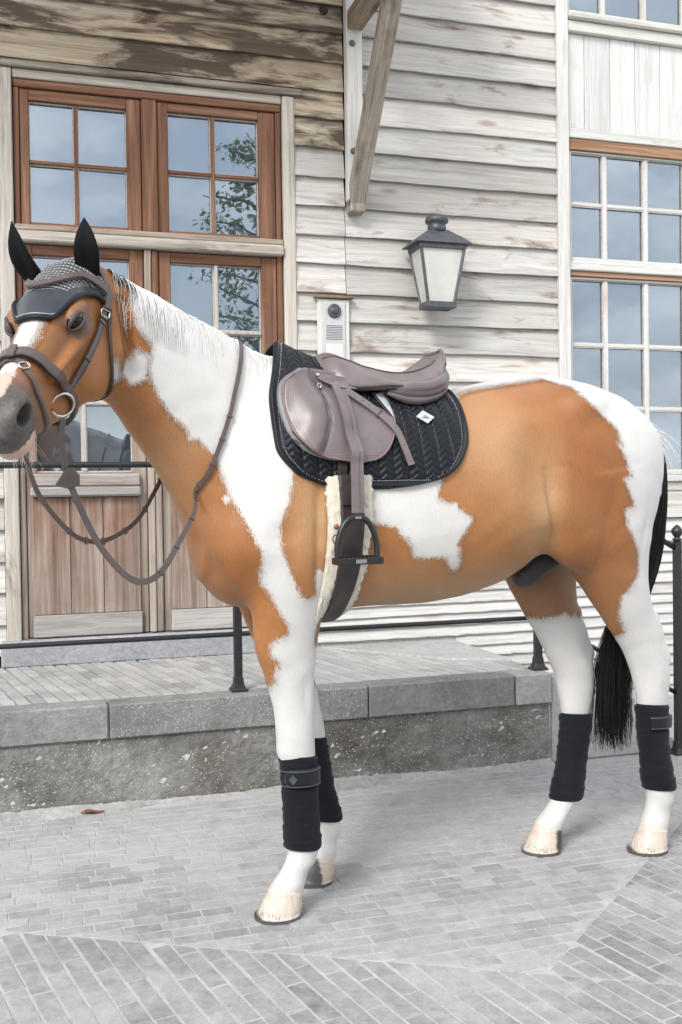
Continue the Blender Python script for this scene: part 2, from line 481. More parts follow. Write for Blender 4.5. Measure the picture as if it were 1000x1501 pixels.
def lay(bricks, parent, mat, z, limit, restname, M=None, seed=3, bwid=.0475):
    rg = np.random.default_rng(seed)
    sc = []
    for i, (q, full, c, ang, l) in enumerate(bricks):
        w = Vector((c[0], c[1], z)); w = M @ w if M is not None else w
        p = to_px(w); vis = p is not None and -20 < p[0] < 1020 and -20 < p[1] < 1520
        dd = (w - Vector((0, 0, EYE))).length
        sc.append((0 if vis else 1, dd ** 3 / max(area(q), 1e-5), i))
    sc.sort(); keep = {i for k, _, i in sc[:limit] if k == 0}
    rest = MB()
    for i, (q, full, c, ang, l) in enumerate(bricks):
        dz = z + float(np.clip(rg.normal(0, .0007), -.0012, .0016)); tx, ty = rg.normal(0, .004, 2)
        if i in keep:
            if full:
                me = BRV[int(rg.integers(0, 6))]
                T = Matrix.Translation((c[0], c[1], dz)) @ Matrix.Rotation(ang, 4, 'Z') @ Matrix.Rotation(tx, 4, 'X') @ Matrix.Diagonal((l / .202, bwid / .0475, 1, 1))
                if M is not None: T = M @ T
                o = bpy.data.objects.new('brick', me); COL.objects.link(o)
                o.parent = parent; o.matrix_parent_inverse = parent.matrix_world.inverted(); o.matrix_world = T
                if not me.materials: me.materials.append(mat)
                if me.materials[0] != mat:
                    o.material_slots[0].link = 'OBJECT'; o.material_slots[0].material = mat
            else:
                V, F = prism([(p[0] - c[0], p[1] - c[1]) for p in q], -.03, 0)
                T = Matrix.Translation((c[0], c[1], dz))
                if M is not None: T = M @ T
                o = link('brick', mesh_np('brick', V, F, False), mat)
                o.parent = parent; o.matrix_parent_inverse = parent.matrix_world.inverted(); o.matrix_world = T
        else:
            V, F = prism(q, z - .03, dz); rest.add(V, F)
    if rest.V:
        if M is not None: rest.V = [tuple(M @ Vector(v)) for v in rest.V]
        o = rest.build(restname, mat); o.parent = parent; o.matrix_parent_inverse = parent.matrix_world.inverted(); tag(o, kind='stuff')
pavement.matrix_world = Matrix.Translation((0, 0, .0018))
bpy.context.view_layer.update()
K0, K1, K2 = (-.988, 2.895), (.505, 2.589), (.986, 3.358)        # corner points of the inner panel
gap = .0022
hA1 = half(K0, K1, (-.5, 4)); hA2 = half(K1, K2, (-.5, 4))
hB1 = half(K0, K1, (0, 0)); hB2 = half(K1, K2, (3, 2)); hC = hA1
AZA = math.radians(90 - 17.2); AZB = math.radians(-29.0)
sh = lambda h: (h[0], h[1], h[2] + gap)
kerbh = (-WY.x, -WY.y, -4.135)          # stop at the foot of the terrace
fldA = field_bricks(AZA, [sh(hA1), sh(hA2)], (-2.6, 3.3, 2.2, 7.4), bl=.0990, bw=.0462, jx=.0050, jy=.0092, seed=5)
fldA = [b for b in fldA if not (Vector((b[2][0], b[2][1], 0)).dot(WY) > 4.10 and Vector((b[2][0], b[2][1], 0)).dot(WX) < 3.00)]
fldB = field_bricks(AZB, [sh(hB1)], (-2.6, 3.3, 1.25, 3.4), seed=6) + field_bricks(AZB, [sh(hA1), sh(hB2)], (-.5, 3.3, 1.9, 7.4), seed=7)
fldB = [b for b in fldB if not (Vector((b[2][0], b[2][1], 0)).dot(WY) > 4.10 and Vector((b[2][0], b[2][1], 0)).dot(WX) < 3.00)]
lay(fldA, pavement, M_PAVER, 0.0, 200, 'paving_bricks', bwid=.0462)
lay(fldB, pavement, M_PAVER_B, 0.0, 100, 'border_bricks', seed=4)

# ---- terrace
PHT = .41
terr = link('terrace', MB().box(-1.4, 2.27, 4.155, 5.42, 0, PHT - .012).mesh('terrace'), M_MORTAR, None, SITE_M); tag(terr, kind='structure')
def rough_face(x0, x1, z0, z1, y, nx, nz, amp, ztop=None):
    V, F = [], []
    for i in range(nx):
        for j in range(nz):
            x = x0 + (x1 - x0) * i / (nx - 1); zt = z1 if ztop is None else ztop(x); z = z0 + (zt - z0) * j / (nz - 1)
            n = math.sin(x * 9.1 + 3 * math.sin(z * 13)) * .4 + math.sin(x * 23 + z * 31) * .3 + RNG.normal(0, .5)
            V.append((x, y + amp * n, z))
    for i in range(nx - 1):
        for j in range(nz - 1):
            F.append((i * nz + j, (i + 1) * nz + j, (i + 1) * nz + j + 1, i * nz + j + 1))
    b = len(V); V += [(x0, y + .1, z0), (x1, y + .1, z0), (x1, y + .1, z1 if ztop is None else ztop(x1)), (x0, y + .1, z1 if ztop is None else ztop(x0))]
    F += [(b + 3, b + 2, b + 1, b), (0, nz - 1, b + 3, b), ((nx - 1) * nz, b + 1, b + 2, nx * nz - 1)]
    F += [tuple([i * nz + nz - 1 for i in range(nx)] + [b + 2, b + 3]), tuple([i * nz for i in reversed(range(nx))] + [b, b + 1])]
    return mesh_np('retaining_wall', V, F, True)
link('retaining_wall', rough_face(-1.4, 2.26, -.02, .272, 4.150, 190, 22, .0045), M_ROUGH, terr)
caps = [(-1.4, -.55), (-.545, .304), (.309, 1.390), (1.396, 2.084), (2.090, 2.268)]
for k, (a, b) in enumerate(caps):
    o = piece(terr, 'kerb_stone', a, b, 4.132 + .002 * (k % 2), 4.262, .273, PHT + .001 * (k % 2), M_CAP if k < 4 else M_CAP_NEW, .006)
tb = field_bricks(math.radians(-28 + 17.2), [(0, 1, 4.266), (0, -1, -5.245), (1, 0, -1.39), (-1, 0, -2.26)], (-1.4, 2.27, 4.2, 5.3), seed=9)
bpy.context.view_layer.update()
lay(tb, terr, M_PAVER_T, PHT - .001, 300, 'terrace_bricks', SITE_M)
# smooth landing slab before the side entrance and the ramp down to the right
sq = [(1.50, 5.24), (2.255, 5.24), (2.255, 4.50), (1.98, 4.62)]
sV, sF = prism(sq, PHT - .010, PHT + .010, .006)
slab = link('landing_slab', mesh_np('landing_slab', sV, sF, False), M_RAMP, None, SITE_M); tag(slab, kind='structure')
rmp = MB()
xa, xb, ya, yb = 2.272, 2.98, 4.14, 5.28
rmp.add([(xa, ya, 0), (xb, ya, 0), (xb, yb, 0), (xa, yb, 0), (xa, ya, PHT - .012), (xb, ya, .02), (xb, yb, .02), (xa, yb, PHT - .012)],
        [(3, 2, 1, 0), (4, 5, 6, 7), (0, 1, 5, 4), (1, 2, 6, 5), (2, 3, 7, 6), (3, 0, 4, 7)])
ro = rmp.build('ramp', M_RAMP, None, SITE_M, bevel=.006); tag(ro, kind='structure')

# ---- railings
def railing(label, posts, top, low, mid_label=None):
    root = empty('railing', SITE_M); tag(root, label, 'railing', 'iron railings of the terrace')
    for (x, y, z0, z1) in posts:
        w = .0165
        t = MB(); t.box(-w, w, -w, w, 0, z1 - z0 - .03); po = t.build('post', M_IRON, root, Matrix.Translation((x, y, z0)), bevel=.003)
        t = MB(); t.lathe([(.050, 0), (.050, .008), (.038, .016), (.030, .030), (.026, .060)], 4, Matrix.Rotation(PI / 4, 4, 'Z'), False); link('base', t.mesh('base', .002), M_IRON, po)
        t = MB(); t.lathe([(.012, z1 - z0 - .032), (.024, z1 - z0 - .018), (.012, z1 - z0 - .012), (.018, z1 - z0 - .004), (.027, z1 - z0 + .012), (.026, z1 - z0 + .024), (.016, z1 - z0 + .038), (.004, z1 - z0 + .048)], 16)
        t.build('finial', M_IRON, po)
    for nm, (p, q), r in (('top_rail', top, .0125), ('lower_rail', low, .0105)):
        t = MB(); t.tube([Vector(p).lerp(Vector(q), k / 8) for k in range(9)], r, 10); t.build(nm, M_IRON, root)
railing('black iron railing along the terrace edge behind the horse', [(-.560, 4.235, PHT, 1.40), (.848, 4.235, PHT, 1.40), (2.253, 4.235, PHT, 1.40)], ((-1.3, 4.235, 1.364), (2.253, 4.235, 1.364)), ((-1.3, 4.235, .650), (2.253, 4.235, .650)))
railing('short sloping black railing beside the ramp, behind the horse\'s tail', [(2.895, 4.078, 0.0, 1.02)], ((2.275, 4.225, 1.345), (2.893, 4.078, .955)), ((2.275, 4.225, .640), (2.893, 4.078, .28)))

# ---- the house
house = empty('wooden_house', HOUSE_M)
tag(house, 'weathered grey clapboard house with brown framed glazed double doors', 'house')
PITCH_B = .154
def plank(x0, x1, z, mat, nseg=7, h=PITCH_B, name='plank', thick=.032):
    L = x1 - x0; rg = RNG
    bt = thick * .36
    sec = [(-thick - .004, .001), (-thick - .004 + bt, 0.0), (-.001, h + .010), (-.001 - bt * .8, h + .011), (-thick - .004, .008)]
    V = []; w0 = rg.normal(0, .0016); sl = rg.normal(0, .0012)
    ph, am, bw = rg.uniform(0, 6), abs(rg.normal(0, .0016)), abs(rg.normal(0, .0022))
    for i in range(nseg + 1):
        t = i / nseg; x = -L / 2 + L * t
        dz = w0 + sl * (2 * t - 1) + am * math.sin(ph + t * 5) + (rg.normal(0, .0012)); dy = -bw * (.5 + .5 * math.sin(ph * 2 + t * 4))
        for k, (y, zz) in enumerate(sec):
            low = k in (0, 1, 4)
            V.append((x, y + (dy if low else 0), zz + (dz if low else 0)))
    n = len(sec)
    F = [(i * n + j, (i + 1) * n + j, (i + 1) * n + (j + 1) % n, i * n + (j + 1) % n) for i in range(nseg) for j in range(n)]
    F += [tuple(range(n)), tuple(reversed([nseg * n + j for j in range(n)]))]
    return link(name, mesh_np(name, V, F, False), mat, house, Matrix.Translation(((x0 + x1) / 2, 0, z)))
Z0 = 1.0785          # board courses
zs = [Z0 + PITCH_B * k for k in range(-5, 22)]
# backing walls
piece(house, 'sheathing', -1.6, -.03, .0, .10, .30, 4.45, M_DARK, 0)
piece(house, 'sheathing', -.03, 1.345, .0, .10, 3.34, 4.45, M_DARK, 0)
piece(house, 'sheathing', 1.345, 3.0, .0, .10, -.02, 4.45, M_DARK, 0)
piece(house, 'sheathing', 3.0, 5.2, .12, .20, -.02, 4.9, M_DARK, 0)
piece(house, 'backing_plane', -.10, 1.40, .16, .20, .30, 3.60, M_DARK, 0)  # dark plane added so no sky shines through the door gaps
for z in zs:
    hi = z > 3.30
    if z > .40 and not hi: plank(-1.55, -.094, z, M_SIDING)
    if hi and z < 4.3: plank(-1.55, 1.676, z, M_SIDING_ST_SH, 12)
    if 1.05 < z <= 3.30: plank(1.402, 1.676, z, M_SIDING if z < 2.6 else (M_SIDING_ST_SH if z > 3.0 else M_SIDING), 4)
    if 1.05 < z < 4.3:
        plank(1.680 if z < 2.70 else 1.772, 2.957, z, M_SIDING, 11)
# bolts above the door
for (x, z) in ((.665, 3.835), (1.575, 3.815)):
    t = MB(); t.lathe([(.024, 0), (.024, .006), (.016, .014), (.004, .017)], 14, Matrix.Rotation(PI / 2, 4, 'X')); t.build('bolt_head', plain('rusty_bolt', (.05, .038, .03), .8, .3, .3, .4, 80), house, Matrix.Translation((x, -.026, z)))
# door surround
piece(house, 'door_casing', -.092, -.022, -.040, .03, PHT, 3.335, M_CASING, .006)
piece(house, 'door_casing', 1.336, 1.402, -.040, .03, PHT, 3.335, M_CASING, .006)
piece(house, 'drip_board', -.130, 1.440, -.055, .02, 3.338, 3.372, wood('drip_board', (.34, .31, .27), (.24, .21, .175), (.12, .10, .08), stain=(.05, .04, .03), stain_amt=.8), .005)
piece(house, 'head_casing', -.019, 1.333, -.030, .03, 3.293, 3.336, M_CASING_H, .004)
piece(house, 'threshold', -.12, 1.43, -.075, .12, PHT - .005, .535, M_SILL, .008)
piece(house, 'transom_rail', -.020, 1.333, -.058, .04, 2.492, 2.545, M_CASING_H, .008)
piece(house, 'transom_sill', -.020, 1.333, -.042, .04, 2.546, 2.578, wood('weathered_sill', (.46, .41, .35), (.36, .30, .25), (.22, .17, .13), stain_amt=.3), .006)
piece(house, 'frame_head', -.018, 1.331, -.020, .06, 3.252, 3.291, M_DOOR_H, .004)
piece(house, 'frame_jamb', -.018, .010, -.018, .06, .536, 3.250, M_DOOR_V, .004)
piece(house, 'frame_jamb', 1.302, 1.331, -.018, .06, .536, 3.250, M_DOOR_V, .004)
piece(house, 'frame_mullion', .603, .680, -.024, .06, 2.580, 3.250, M_DOOR_V, .005)
def pane(parent, x0, x1, z0, z1, y=.035):
    o = piece(parent, 'pane', x0 - .008, x1 + .008, y, y + .005, z0 - .008, z1 + .008, M_GLASS, 0)
    o.rotation_euler = (RNG.normal(0, .005), 0, RNG.normal(0, .006))
    return o
def sash(name, x0, x1, z0, z1, px, pz, lab=None, vert=M_DOOR_V, horz=M_DOOR_H, mw=.016, y0=-.006, y1=.045, mv=None, mh=None, bead=None):
    """a glazed frame: px / pz = pane edges across and up"""
    r = empty(name, None, house)
    piece(r, 'stile', x0, px[0][0], y0, y1, z0, z1, vert, .004); piece(r, 'stile', px[-1][1], x1, y0, y1, z0, z1, vert, .004)
    piece(r, 'rail', px[0][0], px[-1][1], y0 + .0015, y1, pz[-1][1], z1, horz, .004)
    piece(r, 'rail', px[0][0], px[-1][1], y0 + .0015, y1, z0, pz[0][0], horz, .004)
    for a, b in zip(px[:-1], px[1:]): piece(r, 'muntin', a[1], b[0], y0 + .010, y1 - .004, pz[0][0], pz[-1][1], mv or vert, .003)
    for a, b in zip(pz[:-1], pz[1:]):
        for c in px: piece(r, 'muntin', c[0], c[1], y0 + .012, y1 - .004, a[1], b[0], mh or horz, .003)
    for c in px:
        for d in pz:
            pane(r, c[0], c[1], d[0], d[1])
            t = MB(); e = .006
            for (xa_, xb_, za_, zb_) in ((c[0], c[1], d[0], d[0] + e), (c[0], c[1], d[1] - e, d[1]), (c[0], c[0] + e, d[0] + e, d[1] - e), (c[1] - e, c[1], d[0] + e, d[1] - e)):
                t.box(xa_ + .0005, xb_ - .0005, .020, .034, za_ + .0005, zb_ - .0005)
            t.build('glazing_bead', bead or M_PUTTY, r)
    return r
sash('transom_window', .012, .601, 2.580, 3.250, [(.056, .272), (.290, .530)], [(2.598, 2.888), (2.906, 3.196)])
sash('transom_window', .682, 1.300, 2.580, 3.250, [(.738, .962), (.980, 1.213)], [(2.598, 2.893), (2.911, 3.205)])
W_AGED = wood('aged_glazing_bar', (.52, .50, .47), (.44, .42, .385), (.30, .27, .24), stain_amt=.2, axis=2, var=.05)
for (x0, x1, px) in ((.012, .603, [(.060, .286), (.306, .533)]), (.680, 1.300, [(.740, .968), (.988, 1.217)])):
    r = sash('door_leaf', x0, x1, .540, 2.488, px, [(1.362, 1.700), (1.718, 2.078), (2.096, 2.436)], mv=W_AGED, mh=W_AGED)
    # the lower rail of the glazing is in place; cover the foot with rails and planks
    a, b = px[0][0], px[-1][1]
    piece(r, 'weather_rail', a - .025, b + .032, -.040, -.004, 1.290, 1.352, wood('weather_rail', (.42, .40, .375), (.34, .31, .285), (.22, .19, .165), stain_amt=.2), .008)
    piece(r, 'weather_lip', a - .030, b + .036, -.058, -.006, 1.238, 1.288, wood('weather_lip', (.38, .37, .36), (.31, .295, .28), (.20, .18, .165), stain_amt=.2), .010)
    e = [a - .020, a + (b - a) * .335, a + (b - a) * .675, b + .030]
    for k in range(3): piece(r, 'door_plank', e[k] + .0015, e[k + 1] - .0015, -.0185 - .002 * (k % 2), -.007, .652, 1.236, M_DOOR_PL, .004)
    piece(r, 'foot_rail', a - .024, b + .034, -.030, -.0075, .541, .650, wood('foot_rail', (.43, .42, .405), (.36, .345, .33), (.26, .24, .225), stain_amt=.2), .005)
piece(house, 'astragal', .606, .640, -.030, .05, .540, 2.490, wood('astragal_wood', (.42, .375, .33), (.33, .285, .245), (.22, .17, .14), stain_amt=.2, axis=2), .006)
piece(house, 'astragal', .643, .677, -.022, .05, .540, 2.490, M_DOOR_V, .006)
# bracket and canopy over the door
br = empty('canopy_bracket', None, house)
piece(br, 'wall_post', 1.682, 1.770, -.085, -.024, 2.800, 4.10, M_TRIM, .006)
def beam(parent, name, p, q, w, h, mat, bev=.008):
    p, q = Vector(p), Vector(q); d = q - p; L = d.length; d.normalize()
    x = Vector((1, 0, 0)); n = d.cross(x).normalized()
    M = Matrix(((x.x, n.x, d.x, p.x), (x.y, n.y, d.y, p.y), (x.z, n.z, d.z, p.z), (0, 0, 0, 1)))
    t = MB(); t.box(-w / 2, w / 2, -h / 2, h / 2, 0, L)
    return link(name, t.mesh(name, bev, 2), mat, parent, M)
beam(br, 'brace', (1.728, -.050, 2.775), (1.728, -.80, 3.80), .084, .085, M_BEAM)
piece(br, 'brace_foot', 1.686, 1.770, -.106, -.0245, 2.735, 2.800, M_BEAM, .006)
piece(br, 'arm', 1.684, 1.772, -.98, -.086, 3.700, 3.800, M_BEAM_Y, .008)
for z in (3.63, 3.06): 
    t = MB(); t.lathe([(.017, 0), (.017, .004), (.012, .011), (.003, .013)], 12, Matrix.Rotation(PI / 2, 4, 'X')); t.build('bolt_head', plain('grey_bolt', (.16, .15, .14), .7, .3, .3, .3, 80), br, Matrix.Translation((1.712, -.087, z)))
br2 = empty('canopy_bracket', None, house)
piece(br2, 'wall_post', .905, .985, -.090, -.026, 3.86, 4.10, M_BEAM, .006)
beam(br2, 'brace', (.945, -.055, 3.79), (.945, -.75, 4.15), .075, .075, M_BEAM)
piece(house, 'purlin', -1.6, 1.98, -.92, -.80, 3.803, 3.90, M_BEAM_X, .008)
piece(house, 'wall_plate', -1.6, 1.676, -.075, -.026, 3.985, 4.05, M_BEAM_X, .006)
for k in range(11):
    xa = -1.62 + k * .335; piece(house, 'canopy_board', xa + .002, xa + .333, -1.05, .02, 4.452 + .002 * (k % 2), 4.485 + .002 * (k % 2), M_BEAM_Y, .004)
# corner board, window bay
piece(house, 'corner_board', 2.958, 3.032, -.048, .12, .95, 4.75, M_TRIM, .006)
M_WPAINT = wood('aged_white_paint', (.62, .62, .605), (.56, .56, .545), (.43, .425, .40), stain=(.22, .20, .15), stain_amt=.12, axis=0, var=.05, warm=(.42, .46, .38), warm_amt=.25)
M_WPAINT_V = wood('aged_white_paint_upright', (.62, .62, .605), (.56, .56, .545), (.42, .41, .385), stain=(.30, .17, .10), stain_amt=.14, axis=2, var=.05)
M_BARE = wood('bare_brown_sash', (.42, .28, .19), (.30, .17, .10), (.17, .085, .05), stain_amt=.2, axis=0)
PXW = [(3.072, 3.284), (3.310, 3.560), (3.588, 3.838), (3.866, 4.116), (4.144, 4.394)]
piece(house, 'window_header', 3.034, 4.46, -.010, .06, 3.212, 3.276, M_BARE, .004)
sash('upper_sash', 3.036, 4.43, 2.566, 3.210, PXW, [(2.592, 2.896), (2.914, 3.200)], vert=M_WPAINT_V, horz=M_WPAINT, y0=.004)
piece(house, 'window_transom', 3.034, 4.46, -.024, .06, 2.512, 2.564, M_WPAINT, .005)
piece(house, 'window_header', 3.034, 4.46, -.008, .06, 2.482, 2.510, M_BARE, .003)
sash('lower_sash', 3.036, 4.43, 1.322, 2.480, PXW, [(1.350, 1.706), (1.726, 2.076), (2.096, 2.466)], vert=M_WPAINT_V, horz=M_WPAINT, y0=.004)
piece(house, 'window_sill', 3.034, 4.46, -.045, .06, 1.280, 1.320, M_WPAINT, .006)
piece(house, 'sill_board', 3.034, 4.46, -.022, .06, 1.228, 1.278, M_TRIM_H, .004)
plank(3.036, 4.46, 1.062, M_SIDING, 6, h=.160)
piece(house, 'panel_rail', 3.034, 4.46, -.016, .06, 3.278, 3.334, M_WPAINT, .004)
xs_b = [3.034, 3.158, 3.327, 3.497, 3.668, 3.838, 4.008, 4.178, 4.348, 4.46]
for a, b in zip(xs_b[:-1], xs_b[1:]): piece(house, 'panel_board', a + .0018, b - .0018, -.004 + RNG.normal(0, .0008), .06, 3.336, 3.878, M_SIDING_WH, .003)
piece(house, 'panel_cornice', 3.034, 4.46, -.034, .06, 3.880, 3.944, M_TRIM_H, .006)
piece(house, 'upper_sill', 3.034, 4.46, -.058, .06, 3.947, 3.990, M_TRIM_H, .008)
sash('gallery_window', 3.036, 4.43, 3.992, 4.70, PXW, [(4.012, 4.34), (4.36, 4.68)], vert=M_WPAINT_V, horz=M_WPAINT, y0=.004)
# limewashed brick plinth under the boards
pl_sh = piece(house, 'plinth_core', 1.404, 5.1, -.010, .20, -.02, 1.060, M_MORTAR, 0)
M_PLINTH = wood('limewashed_courses', (.60, .595, .58), (.53, .525, .51), (.40, .39, .37), stain=(.24, .20, .16), stain_amt=.30, axis=0, var=.10, fine=.4)
for r in range(17):
    z = .0 + r * .0618
    plank(1.406 if z > .40 else 2.30, 2.957, z, M_PLINTH, 26, h=.0618, name='plinth_course', thick=.024)
    plank(2.961, 4.50, z, M_PLINTH, 16, h=.0618, name='plinth_course', thick=.024)

# ---- lantern on the wall
lan = empty('wall_lantern', HOUSE_M @ Matrix.Translation((2.150, 0, 2.235)))
tag(lan, 'dark grey four sided wall lantern with frosted panes on the clapboards', 'lantern')
M_LAN = plain('lantern_metal', (.085, .090, .105), .48, .5, .35, .35, 40, .15)
def milk():
    m = NT('frosted_pane'); P = m.coord('Object')
    f = m.noise(P, 6, 4, .6)
    m.set(Base_Color=m.ramp(f, [(.3, (.46, .465, .44)), (.7, (.58, .58, .555))]), Roughness=.22, Specular_IOR_Level=.5)
    return m.m
M_MILK = milk()
yc = -.170; zt, zb = .318, .018; ht, hb = .127, .076
def cr(h, z): g = h * .66; return [(-h, yc - g, z), (h, yc - g, z), (h, yc + g, z), (-h, yc + g, z)]
T4, B4 = cr(ht, zt), cr(hb, zb)
for k in range(4):
    a, b, c, d = B4[k], B4[(k + 1) % 4], T4[(k + 1) % 4], T4[k]
    cen = Vector((sum(p[0] for p in (a, b, c, d)) / 4, sum(p[1] for p in (a, b, c, d)) / 4, 0)) - Vector((0, yc, 0)); cen.z = 0; cen.normalize()
    V = [Vector(p) - cen * .004 for p in (a, b, c, d)] + [Vector(p) - cen * .008 for p in (a, b, c, d)]
    link('pane', mesh_np('pane', V, [(0, 1, 2, 3), (7, 6, 5, 4), (0, 4, 5, 1), (1, 5, 6, 2), (2, 6, 7, 3), (3, 7, 4, 0)], False), M_MILK, lan)
    t = MB(); t.tube([a, d], .009, 4, smooth=False); po = t.build('corner_bar', M_LAN, lan)
for nm, h, z0, z1 in (('bottom_frame', hb + .009, -.012, .020), ('top_frame', ht + .006, zt - .022, zt + .004)):
    t = MB()
    g = h * .66 + .003
    for (x0, x1, y0, y1) in ((-h, h, -g, -g + .022), (-h, h, g - .022, g), (-h, -h + .022, -g + .022, g - .022), (h - .022, h, -g + .022, g - .022)):
        t.box(x0, x1, yc + y0, yc + y1, z0, z1)
    t.build(nm, M_LAN, lan, bevel=.002)
t = MB(); t.box(-hb + .01, hb - .01, yc - hb * .6, yc + hb * .6, -.010, .004); t.build('floor_plate', M_LAN, lan)
rf = MB(); rings = [(.162, zt + .003), (.162, zt + .009), (.112, zt + .048), (.064, zt + .082), (.054, zt + .090)]
V = []; F = []
for h, z in rings: V += cr(h, z)
for i in range(len(rings) - 1):
    for j in range(4): F.append((i * 4 + j, i * 4 + (j + 1) % 4, (i + 1) * 4 + (j + 1) % 4, (i + 1) * 4 + j))
F += [(3, 2, 1, 0), (16, 17, 18, 19)]
rf.add(V, F); roof = rf.build('roof', M_LAN, lan, bevel=.002)
t = MB(); t.lathe([(.052, zt + .080), (.050, zt + .112), (.046, zt + .116), (.046, zt + .126), (.062, zt + .132), (.064, zt + .146), (.056, zt + .162), (.030, zt + .174), (.004, zt + .177)], 20, Matrix.Translation((0, yc, 0))); t.build('chimney_cap', M_LAN, roof)
t = MB(); t.box(-.03, .03, yc + .05, -.026, zt - .05, zt - .01); t.box(-.045, .045, -.040, -.026, .02, zt + .05); t.build('wall_arm', M_LAN, lan, bevel=.003)

# ---- intercom panel
itc = empty('intercom', HOUSE_M @ Matrix.Translation((1.600, 0, 1.70)))
tag(itc, 'pale intercom panel with round camera eye on the wall beside the door', 'intercom')
piece(itc, 'backboard', -.088, .088, -.052, -.0265, 0, .575, M_TRIM, .004)
piece(itc, 'dust_ledge', -.108, .110, -.070, -.0265, .578, .592, M_BEAM_X, .003)
M_STL = plain('brushed_panel', (.52, .53, .53), .38, .5, .25, .06, 120)
piece(itc, 'face_plate', -.062, .062, -.060, -.0525, .06, .562, M_STL, .003)
t = MB(); t.lathe([(.036, 0), (.038, .006), (.034, .012), (.028, .012)], 24, Matrix.Rotation(PI / 2, 4, 'X')); cm = t.build('camera_ring', M_LAN, itc, Matrix.Translation((0, -.061, .510)))
t = MB(); t.lathe([(.027, 0), (.026, .010), (.018, .017), (.003, .020)], 20, Matrix.Rotation(PI / 2, 4, 'X')); t.build('camera_dome', plain('smoked_dome', (.06, .06, .065), .08, .6), cm)
for k in range(9): piece(itc, 'speaker_slot', -.045, .045, -.0612, -.0598, .430 - k * .009, .433 - k * .009, M_LAN, 0)
piece(itc, 'call_plate', -.048, .048, -.0635, -.0602, .10, .335, plain('pale_plate', (.62, .62, .61), .4, .4), .002)

# ---- sand washed against the foot of the terrace
rs = np.random.default_rng(31); sV, sF = [], []
nxs = 240; e1 = np.cumsum(rs.normal(0, .010, nxs)); e1 = .085 + .045 * np.sin(np.linspace(0, 19, nxs)) + (e1 - np.linspace(e1[0], e1[-1], nxs)) * .5 + rs.normal(0, .010, nxs)
for i in range(nxs):
    x = -1.4 + 3.66 * i / (nxs - 1); w = max(e1[i], .02)
    for j in range(7):
        t = j / 6; y = 4.147 - w * t; h = .016 * (1 - t) ** 1.6 * (.5 + min(w / .1, 1.2)) + rs.normal(0, .0008) * (1 - t)
        sV.append((x, y, -.001 + max(h, .0) if j < 6 else -.004))
sF = [(i * 7 + j, i * 7 + j + 1, (i + 1) * 7 + j + 1, (i + 1) * 7 + j) for i in range(nxs - 1) for j in range(6)]
drift = link('sand_drift', mesh_np('sand_drift', sV, sF), stone('grit', (.27, .268, .26), (.43, .428, .42), .3, .15, .01), None, SITE_M); tag(drift, 'pale sand drifted against the foot of the terrace wall', 'sand', kind='stuff')

# ---- small things on the ground
lf = tag(empty('fallen_leaf', Matrix.Translation((-.985, 3.97, .004)) @ Matrix.Rotation(.4, 4, 'Z')), 'dry reddish leaf lying on the paving at the foot of the terrace', 'leaf')
V = []; 
for i in range(9):
    t = i / 8; w = .020 * math.sin(PI * min(t * 1.02, 1)) ** .8
    V += [(-.045 + .09 * t, -w, .004 + .006 * math.sin(t * 5)), (-.045 + .09 * t, 0, .001 + .008 * math.sin(t * 4)), (-.045 + .09 * t, w, .006 + .005 * math.sin(t * 6))]
F = [(i * 3 + j, i * 3 + j + 1, i * 3 + j + 4, i * 3 + j + 3) for i in range(8) for j in range(2)]
link('blade', mesh_np('blade', V, F), plain('dry_leaf', (.22, .085, .06), .7, .2, 0, .3, 60), lf)

# ---- planting behind the photographer, seen mirrored in the panes
def leaf_cloud(pts, size, rg):
    n = len(pts); V = np.zeros((n, 4, 3))
    a = rg.normal(0, 1, (n, 3)); a /= np.linalg.norm(a, axis=1)[:, None]
    b = np.cross(a, rg.normal(0, 1, (n, 3))); b /= np.linalg.norm(b, axis=1)[:, None]
    s = size * rg.uniform(.6, 1.3, n)[:, None]
    V[:, 0] = pts - a * s; V[:, 1] = pts + b * s * .45; V[:, 2] = pts + a * s; V[:, 3] = pts - b * s * .45
    return V.reshape(-1, 3), np.arange(4 * n).reshape(-1, 4)
def foliage(name, lo, hi):
    m = NT(name); m.set(Base_Color=m.ramp(m.noise(m.node('ShaderNodeNewGeometry').outputs['Position'], 2.5, 4, .6), [(.3, lo), (.7, hi)]), Roughness=.55, Specular_IOR_Level=.3)
    m.b.inputs['Subsurface Weight'].default_value = 0.0
    return m.m
M_LEAF = foliage('young_leaf', (.10, .17, .06), (.20, .28, .12)); M_LEAF_D = foliage('hedge_leaf', (.035, .065, .035), (.08, .13, .065))
M_BARK = plain('bark', (.09, .075, .06), .9, .1, 0, .35, 20, .4)
rg = np.random.default_rng(21)
tree = empty('young_tree', Matrix.Translation((5.75, -4.85, 0)))
tag(tree, 'slender young tree mirrored in the upper panes of the door', 'tree')
tm = MB(); tips = []
tm.tube(catmull([(0, 0, 0), (.05, 0, 1.5), (-.05, .05, 3.2), (.05, 0, 5.0), (.0, 0, 6.6), (.08, .02, 7.8)], 5), np.linspace(.085, .012, 26), 8)
for k in range(30):
    z0 = 3.0 + 4.4 * (k / 30); a = k * 2.4 + rg.normal(0, .3); L = (1.75 - .18 * (z0 - 3.0)) * rg.uniform(.6, 1.05)
    d = np.array([math.cos(a), math.sin(a), .55 + rg.normal(0, .1)]); p0 = np.array([0, 0, z0]); P = [p0 + d * L * t + np.array([0, 0, -.25 * L * t * t]) for t in np.linspace(0, 1, 6)]
    tm.tube(P, np.linspace(.032, .010, 6), 5)
    for t in np.linspace(.25, 1, 9): tips.append(p0 + d * L * t + np.array([0, 0, -.25 * L * t * t]))
tm.build('trunk', M_BARK, tree)
